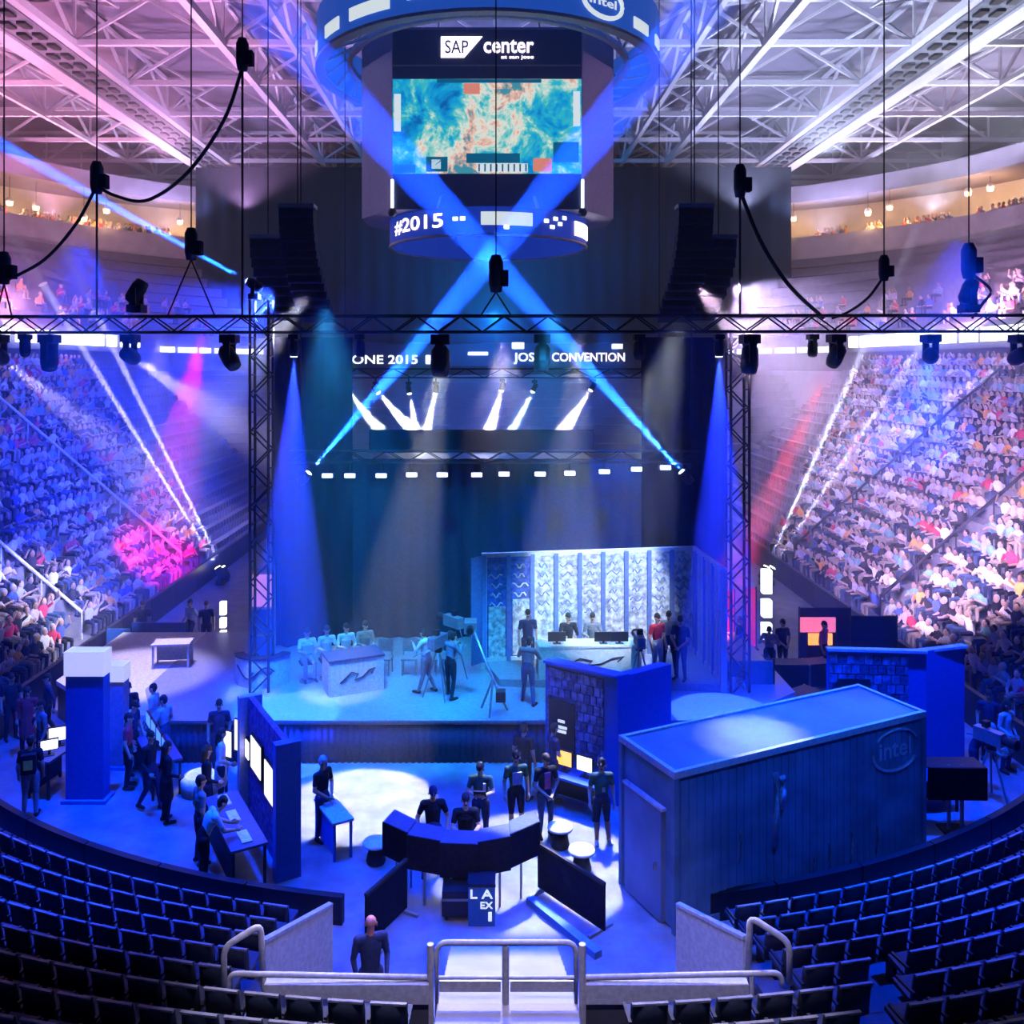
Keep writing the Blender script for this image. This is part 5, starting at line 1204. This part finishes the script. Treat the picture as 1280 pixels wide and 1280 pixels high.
pose('walk', dict(anL=(-0.1, 0.24, 0.13), knL=(-0.1, 0.02, 0.5), anR=(0.1, -0.2, 0.09), knR=(0.1, -0.14, 0.5), wrL=(-0.25, -0.2, 0.95), wrR=(0.25, 0.12, 0.92), elR=(0.25, 0.12, 1.16)), long_sleeve=True)
pose('coat', dict(wrL=(-0.2, -0.2, 1.02), wrR=(0.22, -0.1, 0.92), face=(0.3, -1, -0.2)), long_sleeve=True, coat=True, hair='long')
pose('lean', dict(chest=(0, -0.16, 1.24), waist=(0, -0.05, 1.06), neck=(0, -0.26, 1.38), head=(0, -0.36, 1.50), face=(0, -1, -0.5), shL=(-0.185, -0.2, 1.33), shR=(0.185, -0.2, 1.33), elL=(-0.26, -0.33, 1.08), elR=(0.26, -0.33, 1.08), wrL=(-0.17, -0.55, 1.0), wrR=(0.17, -0.55, 1.0), hdL=(0.1, -1, -0.1), hdR=(-0.1, -1, -0.1)))
pose('suit', dict(wrL=(-0.22, -0.15, 0.95), wrR=(0.2, -0.22, 1.0), face=(0.2, 1, 0)), long_sleeve=True, hair='bald')
pose('sit', SIT); pose('sit_long', dict(SIT, face=(0.4, -1, -0.1)), long_sleeve=True, hair='short')
pose('camera_op', dict(elL=(-0.3, -0.12, 1.2), elR=(0.3, -0.12, 1.2), wrL=(-0.16, -0.34, 1.33), wrR=(0.16, -0.34, 1.33), hdL=(0.3, -1, 0.2), hdR=(-0.3, -1, 0.2), chest=(0, -0.05, 1.3), head=(0, -0.12, 1.6), neck=(0, -0.05, 1.46), anL=(-0.2, 0.15, 0.09), anR=(0.18, -0.12, 0.09)), long_sleeve=True)
NPEOPLE = 0
def person(key, loc, rz, label, skin='skin_a', hair='hair_dark', shirt='cloth_black', trouser='jeans', shoe='shoe_dark', s=1.0, group=None):
    global NPEOPLE
    o = link('person', BODY[key], None, loc, (0, 0, rz)); o.scale = (s, s, s); NPEOPLE += 1
    for i, m in enumerate((skin, hair, shirt, trouser, shoe, 'eye_dark')):
        o.material_slots[i].link = 'OBJECT'; o.material_slots[i].material = MATS[m]
    return tag(o, label, 'person', group)
def prop(o, mbuild, name, m):      # a thing worn by a person: a part of that person
    return mbuild.build(name, m, o)
# five men round the presenter desk
person('stand_wide', G(541, 1094) + Vector((0, 0, 0)), 0.15, 'person in black t-shirt and dark cap looking down behind the presenter desk', hair='cloth_navy', trouser='jeans')
p = person('hold_tablet', G(601, 1058), -0.1, 'person in dark green shirt with pale stripe holding a tablet', shirt='cloth_green', trouser='cloth_navy')
tb = MB().box((0.02, -0.36, 1.27), (0.26, 0.02, 0.19), mtx=Matrix.Rotation(0.6, 3, 'X')).build('tablet', 'black_paint', None, p.location); tb.rotation_euler = p.rotation_euler
tag(tb, 'dark tablet held by the person in the dark green shirt', 'tablet')
MB().box((0.09, -0.118, 1.22), (0.06, 0.03, 0.3)).build('shirt_stripe', 'cloth_white', p)
p = person('shorts', G(645, 1043), 0.25, 'person in green football shirt and shorts with a pale printed front', shirt='cloth_green', trouser='cloth_black', shoe='shoe_white', hair='cloth_black')
MB().box((0, -0.105, 1.24), (0.2, 0.03, 0.26)).build('shirt_print', 'cloth_pale', p)
p = person('hands_front', G(682, 1046), 0.35, 'person in open black jacket over a red top with joined hands', shirt='cloth_black', trouser='jeans', hair='hair_brown')
MB().box((0, -0.108, 1.24), (0.13, 0.03, 0.34)).build('red_top', 'cloth_pink', p)
p = person('shorts', G(752, 1054), 0.1, 'person in dark green top and shorts with lanyard by the booth desk', shirt='cloth_green', trouser='cloth_navy', hair='hair_dark', shoe='shoe_white')
MB().box((0.02, -0.11, 1.17), (0.06, 0.02, 0.09)).build('badge', 'white_paint', p)
person('sit', Vector((-0.55, 16.95, 0.35)), 0.1, 'person in black seated behind the presenter desk', shirt='cloth_black', hair='hair_dark', trouser='cloth_black')
st = thing('crew_stool', 'high black stool under the seated presenter', 'stool', (-0.55, 17.05, 0))
MB().box((0, 0, 0.77), (0.36, 0.34, 0.06)).build('seat', 'black_paint', st)
for a in (0.8, 2.36, 3.93, 5.5): MB().tube((0.22 * math.cos(a), 0.2 * math.sin(a), 0), (0.14 * math.cos(a), 0.12 * math.sin(a), 0.75), 0.018, n=6).build('leg', 'black_metal', st)
person('suit', (-1.85, 13.15, 0), 0.3, 'bald person in dark suit standing at the foot of the stairs', skin='skin_red', shirt='cloth_navy', trouser='cloth_navy', hair='cloth_navy', s=1.02)
# demo wall visitors
person('coat', G(258, 1034), 2.0, 'person in long black coat at the demo wall by the white pouf', shirt='cloth_black', trouser='cloth_navy', hair='hair_brown')
_n3 = Vector((nn_demo.x, nn_demo.y, 0)); _u3 = Vector((u_demo.x, u_demo.y, 0)); _c3 = Vector((cs.x, cs.y, 0))
person('lean', _c3 - _u3 * 0.55 + _n3 * 0.72, 2.094, 'person in pale blue shirt leaning over the demo desk', shirt='cloth_pale', trouser='cloth_black')
person('stand', _c3 + _u3 * 0.25 + _n3 * 0.62, 2.2, 'person in grey top at the middle of the demo desk', shirt='cloth_grey', trouser='cloth_navy')
person('coat', G(276, 1008), 1.9, 'person in white top behind the demo desk', shirt='cloth_white', trouser='cloth_navy', hair='hair_dark')
p = person('hands_front', G(403, 1050), 1.0, 'person in black jacket and blue jeans at the white counter', shirt='cloth_black', trouser='jeans', hair='hair_grey')
# people round the pillars
p = person('stand', G(38, 1020), PI + 0.3, 'person wearing a black backpack with yellow pocket by the pillar desk', shirt='cloth_black', trouser='cloth_grey')
bp = MB().box((0, 0.19, 1.24), (0.30, 0.16, 0.42)).build('backpack', 'cloth_black', p); MB().box((0, 0.28, 1.24), (0.18, 0.03, 0.2)).build('backpack_pocket', 'cloth_yellow', bp)
for px, py, k, sh, tr, rz, lb in ((208, 1028, 'coat', 'cloth_black', 'cloth_black', 2.2, 'person in black coat standing at the near end of the dark demo table'),
                                  (188, 1012, 'walk', 'cloth_black', 'cloth_navy', 1.2, 'person in black jacket stepping past the dark demo table'),
                                  (160, 985, 'stand', 'cloth_red', 'cloth_black', 1.8, 'person in dark red top by the dark demo table'),
                                  (166, 966, 'stand_wide', 'cloth_navy', 'cloth_black', 1.4, 'person in navy top between slim pillar and dark demo table'),
                                  (205, 958, 'hands_front', 'cloth_pale', 'jeans', -2.0, 'person in pale blue top on the stage side of the demo table'),
                                  (192, 940, 'stand', 'cloth_white', 'jeans', -1.6, 'person in white top on the stage side of the demo table'),
                                  (160, 938, 'stand', 'cloth_black', 'cloth_navy', 0.4, 'person in black top at the stage end of the demo table'),
                                  (52, 965, 'stand', 'cloth_grey', 'cloth_navy', -0.8, 'person in grey top behind the small pillar desk'),
                                  (34, 945, 'coat', 'cloth_red', 'cloth_black', 0.3, 'person in dark red coat far behind the small pillar desk'),
                                  (14, 925, 'stand', 'cloth_black', 'cloth_black', 0.8, 'person in black by the dasher behind the pillar desk'),
                                  (60, 925, 'walk', 'cloth_navy', 'cloth_black', -1.0, 'person in navy walking between dasher and thick pillar'),
                                  (274, 964, 'stand', 'cloth_navy', 'cloth_navy', 0.2, 'person in dark blue standing by the wing in front of the stage')):
    if py > 930 or px < 130: person(k, G(px, py), rz, lb, shirt=sh, trouser=tr)
    else: person(k, G(px, py), rz, lb, shirt=sh, trouser=tr)
# crew at the brick booth
person('stand', G(655, 1000), 2.6, 'crew member in black by the dark brick booth', shirt='cloth_black', trouser='cloth_black')
person('hands_front', G(692, 1000), 1.9, 'crew member in navy at the booth desk', shirt='cloth_navy', trouser='cloth_navy', hair='hair_brown')
# right hand end
person('lean', G(1217, 985), 0.9, 'person with pale hair leaning over the low blue desk', shirt='cloth_navy', trouser='cloth_navy', hair='hair_grey')
person('coat', G(1258, 965), 0.5, 'person in pale lavender coat at the edge of the floor', shirt='cloth_white', trouser='cloth_navy')
person('stand', G(1236, 950), -0.5, 'person in dark clothes behind the low blue desk', shirt='cloth_navy', trouser='cloth_black')
tripod_camera(G(1238, 1000), 0.5, 'broadcast camera on a tripod beside the pale coated person', 1.3)
# people on the stage
for k, (px, py, sh, rz, kk, lb) in enumerate(((392, 862, 'cloth_white', -1.2, 'sit', 'caster in white at the outer end of the white box desk'), (404, 860, 'cloth_pale', -0.9, 'sit', 'caster in pale blue at the white box desk'),
                                          (418, 856, 'cloth_white', -0.6, 'sit_long', 'caster in white long sleeves behind the white box desk'), (436, 853, 'cloth_tan', -0.2, 'sit_long', 'caster in tan long sleeves behind the white box desk'))):
    dk = cd1.location; g_ = Vector((dk.x, dk.y, SZ)) + Vector((math.cos(0.42), math.sin(0.42), 0)) * (-1.05 + 0.56 * k) + Vector((-math.sin(0.42), math.cos(0.42), 0)) * 0.98; rz = 0.42
    person(kk, g_ + Vector((0, 0, 0.12)), rz, lb, shirt=sh, trouser='cloth_grey')
    s_ = thing('caster_stool', 'stool under the ' + lb.split(' at ')[0].split(' behind ')[0] + ' at the white box desk', 'stool', g_, rz)
    MB().box((0, 0.1, 0.53), (0.38, 0.36, 0.06)).build('seat', 'black_paint', s_); MB().tube((0, 0.1, 0.03), (0, 0.1, 0.5), 0.03, n=8).build('post', 'chrome', s_); MB().lathe([(0, 0.035), (0.2, 0.025), (0.21, 0), (0, 0)], 14, (0, 0.1, 0)).build('base', 'chrome', s_)
person('camera_op', G(533, 866, SZ), -2.2, 'camera operator in white at the middle of the stage', shirt='cloth_white', trouser='cloth_grey')
person('camera_op', G(563, 872, SZ), 2.4, 'camera operator in grey beside the jib on the stage', shirt='cloth_grey', trouser='cloth_black')
person('camera_op', G(660, 880, SZ), 2.8, 'crew member in jeans in front of the open container', shirt='cloth_grey', trouser='jeans')
person('stand', (0.95, 25.0, zb), 0.1, 'presenter in dark suit standing on the open container floor', shirt='cloth_navy', trouser='cloth_navy')
person('sit_long', (2.15, 25.55, zb + 0.12), 0.1, 'caster in black seated behind the container desk near the presenter', shirt='cloth_black', trouser='cloth_black')
person('sit', (2.85, 25.55, zb + 0.12), -0.1, 'caster in grey seated in the middle behind the container desk', shirt='cloth_grey', trouser='cloth_black')
for x, l in ((2.15, 'stool of the black clad caster behind the container desk'), (2.85, 'stool of the grey clad caster behind the container desk')):
    s_ = thing('caster_stool', l, 'stool', (x, 25.55, zb))
    MB().box((0, 0.1, 0.53), (0.38, 0.36, 0.06)).build('seat', 'black_paint', s_); MB().tube((0, 0.1, 0.03), (0, 0.1, 0.5), 0.03, n=8).build('post', 'chrome', s_); MB().lathe([(0, 0.035), (0.2, 0.025), (0.21, 0), (0, 0)], 14, (0, 0.1, 0)).build('base', 'chrome', s_)
person('stand', (4.55, 24.6, zb), 0.5, 'person in red shirt standing in the open container', shirt='cloth_red', trouser='cloth_pale')
person('stand_wide', (4.95, 24.9, zb), -0.4, 'person in dark jacket behind the red shirted one in the container', shirt='cloth_grey', trouser='cloth_navy', hair='hair_dark')
person('hands_front', (5.15, 24.35, zb), -0.6, 'person in dark blue standing near the container side wall', shirt='cloth_navy', trouser='cloth_navy')
tripod_camera(Vector((3.95, 24.0, SZ)), PI, 'black broadcast camera facing the container desk', 1.25)

for px, py, k, sh, rz, lb in ((925, 838, 'stand', 'cloth_black', 1.0, 'crew member in black behind the low teal panel'), (978, 842, 'hands_front', 'cloth_navy', 0.3, 'crew member in navy by the white light column'),
                              (962, 850, 'camera_op', 'cloth_grey', -0.4, 'crew member in grey behind the low teal panel'), (1030, 845, 'stand', 'cloth_pink', 0.8, 'crew member in pink top below the pink sign'), (912, 908, 'lean', 'cloth_white', 0.6, 'crew member in white bending by the open container corner')):
    person(k, G(px, py), rz, lb, shirt=sh, trouser='cloth_black')
for px, py, k, sh, rz, lb in ((178, 842, 'stand', 'cloth_navy', 0.4, 'person in navy behind the pale platform wing by the wide partition'), (238, 828, 'walk', 'cloth_pale', -0.5, 'person in pale blue walking behind the pale platform wing'), (258, 842, 'stand', 'cloth_black', 0.3, 'person in black beside the light column behind the wing')):
    person(k, G(px, 812 + (py - 828) * 0.2), rz, lb, shirt=sh, trouser='cloth_navy')
# ================================================================= CROWD
def seated_low(arms, lean, hairup):
    mb = MB()
    mb.ball((0, -0.02 - lean, 1.02), (0.085, 0.1, 0.125), 8, 6, 0); mb.ball((0, 0.012 - lean, 1.05), (0.092, 0.1, 0.115), 8, 5, 1)
    sec = [((0.16, 0.11), 0.38, 0.08), ((0.17, 0.11), 0.55, 0.07 - lean * 0.3), ((0.21, 0.12), 0.76, 0.05 - lean * 0.7), ((0.13, 0.09), 0.87, 0.03 - lean), ((0.05, 0.05), 0.94, 0.0 - lean)]
    n = 8; vs_ = []
    for (a, b), z, y in sec: vs_ += [(a * math.cos(2 * PI * k / n), y + b * math.sin(2 * PI * k / n), z) for k in range(n)]
    mb.add(vs_, [(i * n + k, i * n + (k + 1) % n, (i + 1) * n + (k + 1) % n, (i + 1) * n + k) for i in range(len(sec) - 1) for k in range(n)], 2, True)
    for s in (-1, 1):
        sh = Vector((s * 0.2, 0.05 - lean * 0.7, 0.78))
        if arms == 'up': el, wr = Vector((s * 0.3, -0.08, 0.92)), Vector((s * 0.2, -0.14, 1.18))
        elif arms == 'clap': el, wr = Vector((s * 0.27, -0.08, 0.6)), Vector((s * 0.04, -0.3, 0.74))
        else: el, wr = Vector((s * 0.27, -0.02, 0.55)), Vector((s * 0.14, -0.28, 0.5))
        mb.tube(sh, el, 0.055, 0.045, 6, 2); mb.tube(el, wr, 0.042, 0.032, 6, 0); mb.ball(wr, 0.045, 6, 4, 0)
        mb.tube((s * 0.09, 0.05, 0.44), (s * 0.12, -0.38, 0.45), 0.085, 0.065, 6, 3); mb.tube((s * 0.12, -0.38, 0.45), (s * 0.12, -0.36, 0.04), 0.06, 0.045, 6, 3)
        mb.box((s * 0.12, -0.42, 0.04), (0.09, 0.24, 0.07), mi=3)
    return mb
LOW = [seated_low('lap', 0.0, 0), seated_low('clap', 0.06, 0), seated_low('lap', 0.1, 0), seated_low('up', 0.0, 0), seated_low('clap', 0.0, 0)]
LOWM = [m.mesh('spectator', ['skin_a', 'hair_dark', 'cloth_white', 'cloth_navy']) for m in LOW]
for nm_, c in (('tee_white', (0.8, 0.78, 0.78)), ('tee_grey', (0.42, 0.42, 0.46)), ('tee_black', (0.03, 0.03, 0.04)), ('tee_blue', (0.08, 0.14, 0.5)), ('tee_red', (0.75, 0.06, 0.12)), ('tee_lilac', (0.6, 0.5, 0.7)), ('tee_orange', (0.9, 0.4, 0.1)), ('tee_teal', (0.2, 0.42, 0.45))):
    mat(nm_, c, 0.85, var=0.1, spec=0.1)
TEES = ['tee_white', 'tee_white', 'tee_white', 'tee_grey', 'tee_grey', 'tee_black', 'tee_black', 'tee_blue', 'tee_lilac', 'tee_lilac', 'tee_red', 'tee_teal', 'tee_orange']
TW = {'tee_white': 'white', 'tee_grey': 'grey', 'tee_black': 'black', 'tee_blue': 'blue', 'tee_lilac': 'lilac', 'tee_red': 'red', 'tee_teal': 'teal', 'tee_orange': 'orange'}
SKINS = ['skin_a', 'skin_a', 'skin_b', 'skin_a']; HAIRS = ['hair_dark', 'hair_dark', 'hair_brown', 'hair_dark', 'hair_grey']; LEGS = ['cloth_navy', 'jeans', 'cloth_black', 'cloth_tan']
spots_ = []
for s in (-1, 1):
    for j in range(NT):
        x = TX0 + TDX * j + 0.42; z = TZ0 + TDZ * j
        d0 = max(x * F / (760 if s < 0 else 800), 20.9 + 0.4 * j); d1 = (43 + (x - 13) * 0.95) if s < 0 else (43 + (x - 13) * 1.5)
        y = d0 + 0.25 * rnd.random()
        while y < d1:
            aisle = any(abs(y - a) < 0.55 for a in ((30.5, 40.2) if s < 0 else (32.6, 42.0)))
            edge = (y - d1 + 4) / 4
            if not aisle and rnd.random() > (0.05 if edge < 0 else 0.05 + 0.5 * edge):
                spots_.append((s, j, s * (x + 0.06 * rnd.random()), y, z + 0.003, rnd.randrange(len(LOW)), rnd.choice(TEES), rnd.choice(SKINS), rnd.choice(HAIRS), rnd.choice(LEGS), rnd.uniform(-0.35, 0.35)))
            y += 0.50 + 0.06 * rnd.random()
spots_.sort(key=lambda t: t[3])
print('CROWD', len(spots_), 'PEOPLE', NPEOPLE)
nl = [0, 0]; rest = []
for t in spots_:
    s, j, x, y, z, k, tee, sk, ha, lg_, dr_ = t
    if nl[s > 0] >= 150 or not (-8 < CX + F * x / y < 1288): rest.append(t); continue
    nl[s > 0] += 1
    o = link('spectator', LOWM[k], None, (x, y, z), (0, 0, (PI / 2 if s < 0 else -PI / 2) * 0.75 + dr_))
    for i, m in enumerate((sk, ha, tee, lg_)):
        o.material_slots[i].link = 'OBJECT'; o.material_slots[i].material = MATS[m]
    act = ('with hands in lap', 'clapping', 'leaning forward', 'with raised hands', 'sitting up and clapping')[k]
    hh = {'hair_dark': 'dark', 'hair_brown': 'brown', 'hair_grey': 'grey'}[ha]
    lv = 'low rows' if j < 3 else 'middle rows' if j < 7 else 'upper rows'
    tag(o, '%s haired spectator in %s top, %s, %s, %s stand' % (hh, TW[tee], act, lv, 'blue lit' if s < 0 else 'lavender lit'), 'spectator', 'spectators in the %s of the %s stand' % (lv, 'blue lit' if s < 0 else 'lavender lit'))
# the rest of the crowd, past what can be picked apart
pal = ['skin_a', 'skin_b', 'hair_dark', 'hair_brown', 'hair_grey'] + sorted(TW) + LEGS
mb = MB()
for s, j, x, y, z, k, tee, sk, ha, lg_, dr_ in rest:
    R_ = Matrix.Rotation((PI / 2 if s < 0 else -PI / 2) * 0.75 + dr_, 3, 'Z'); T = Vector((x, y, z)); src = LOW[k]; o0 = len(mb.v)
    mb.v += [tuple(R_ @ Vector(v) + T) for v in src.v]; mb.f += [tuple(i + o0 for i in f) for f in src.f]; mb.smooth += src.smooth
    mm = [pal.index(q) for q in (sk, ha, tee, lg_)]; mb.m += [mm[i] for i in src.m]
# tiny watchers on the upper concourse and club tiers
for k in range(260):
    s = rnd.choice((-1, 1)); i = rnd.randrange(3, len(BAND) - 10); p = BAND[i]; q = BAND[i + 1]; t = rnd.random()
    if k < 130: x, y, z = lerp(p[0], q[0], t) * 1.02, lerp(p[1], q[1], t) + 0.8, 20.6
    else:
        i = rnd.randrange(2, 12); rw = rnd.randrange(0, 3); c_ = mixc(FAS, BAND, 0.08 + 0.1 * rw); x, y = lerp(c_[i][0], c_[i + 1][0], t), lerp(c_[i][1], c_[i + 1][1], t); z = 12.3 + 0.85 * rw
    R_ = Matrix.Rotation((PI / 2 if s < 0 else -PI / 2) * 0.8, 3, 'Z'); T = Vector((s * x, y, z)); src = LOW[k % 5]; o0 = len(mb.v)
    mb.v += [tuple(R_ @ Vector(v) * 1.15 + T) for v in src.v]; mb.f += [tuple(i2 + o0 for i2 in f) for f in src.f]; mb.smooth += src.smooth
    mm = [pal.index(q2) for q2 in (rnd.choice(SKINS), rnd.choice(HAIRS), rnd.choice(sorted(TW)), rnd.choice(LEGS))]; mb.m += [mm[i2] for i2 in src.m]
tag(mb.build('spectator_crowd', pal), 'distant spectators filling the far ends of the stands and concourse', None, kind='stuff')
# empty seats beyond the crowd
mb = MB()
for s in (-1, 1):
    for j in range(NT):
        x = TX0 + TDX * j + 0.42; z = TZ0 + TDZ * j; y = (43.5 + (x - 13) * 0.95) if s < 0 else (43.5 + (x - 13) * 1.5)
        while y < 61.5:
            mb.box((s * x, y, z + 0.42), (0.42, 0.44, 0.06)); mb.box((s * (x + 0.2), y, z + 0.62), (0.05, 0.44, 0.36)); mb.box((s * x, y, z + 0.2), (0.1, 0.1, 0.4)); y += 0.52
tag(mb.build('empty_seating', 'seat_grey' if 'seat_grey' in MATS else mat('seat_grey', (0.2, 0.2, 0.27), 0.5)), 'rows of empty grey seats beyond the crowd', None, kind='stuff')
# aisle hand rails climbing the stands
for s, ys in ((-1, (30.5, 40.2)), (1, (32.6, 42.0))):
    for q, y in enumerate(ys):
        o = thing('aisle_rail', 'long hand rail climbing the %s aisle of the %s stand' % (('nearer', 'farther')[q], 'blue lit' if s < 0 else 'lavender lit'), 'rail', (s * (TX0 + 0.4), y, TZ0))
        hi_ = (TDX * (NT - 2), TDZ * (NT - 2)); m = 'white_steel' if s < 0 else 'black_metal'
        MB().tube((0, 0, 0.95), (s * hi_[0], 0, hi_[1] + 0.95), 0.06, n=6).build('rail_tube', m, o)
        for k in range(0, NT - 1, 2): MB().tube((s * TDX * k, 0, TDZ * k), (s * TDX * k, 0, TDZ * k + 0.95), 0.03, n=6).build('post', m, o)
# ================================================================= HAZE
hm = bpy.data.materials.new('haze_air'); hm.use_nodes = True; nt = hm.node_tree; nt.nodes.clear()
out = nt.nodes.new('ShaderNodeOutputMaterial'); vsn = nt.nodes.new('ShaderNodeVolumeScatter')
vsn.inputs['Color'].default_value = (0.95, 0.96, 1.0, 1); vsn.inputs["Density"].default_value = 0.009; vsn.inputs['Anisotropy'].default_value = 0.0
nt.links.new(vsn.outputs[0], out.inputs['Volume']); MATS['haze_air'] = hm
hz = MB().span((-45.5, 19.0, 0.02), (45.5, 87.5, 30.5)).build('haze', 'haze_air', None, (0, 50, 0.02), world=True)
tag(hz, 'thin stage haze hanging in the air of the arena', None, kind='stuff')
def beam_haze_mat(dens):  # haze for the added beam cones
    nm = 'smoke_%03d' % round(dens * 1000)
    if nm not in MATS:
        m = bpy.data.materials.new(nm); m.use_nodes = True; t = m.node_tree; t.nodes.clear()
        o_ = t.nodes.new('ShaderNodeOutputMaterial'); v = t.nodes.new('ShaderNodeVolumeScatter'); v.inputs['Density'].default_value = dens
        t.links.new(v.outputs[0], o_.inputs['Volume']); MATS[nm] = m
    return nm
for p0, p1, ang, dens in SHAFTS:
    dv = p1 - p0; L = dv.length; tn = math.tan(math.radians(ang / 2))
    e = p0 + dv.normalized() * min(L * 1.02, 34)
    o = MB().tube((0, 0, 0), e - p0, 0.03, 0.03 + tn * (e - p0).length, n=20).build('smoke_shaft', beam_haze_mat(dens), None, p0)  # cone of extra haze, added so the beam shows
    tag(o, 'cone of denser haze added in the shape of a lamp beam', None, kind='stuff')
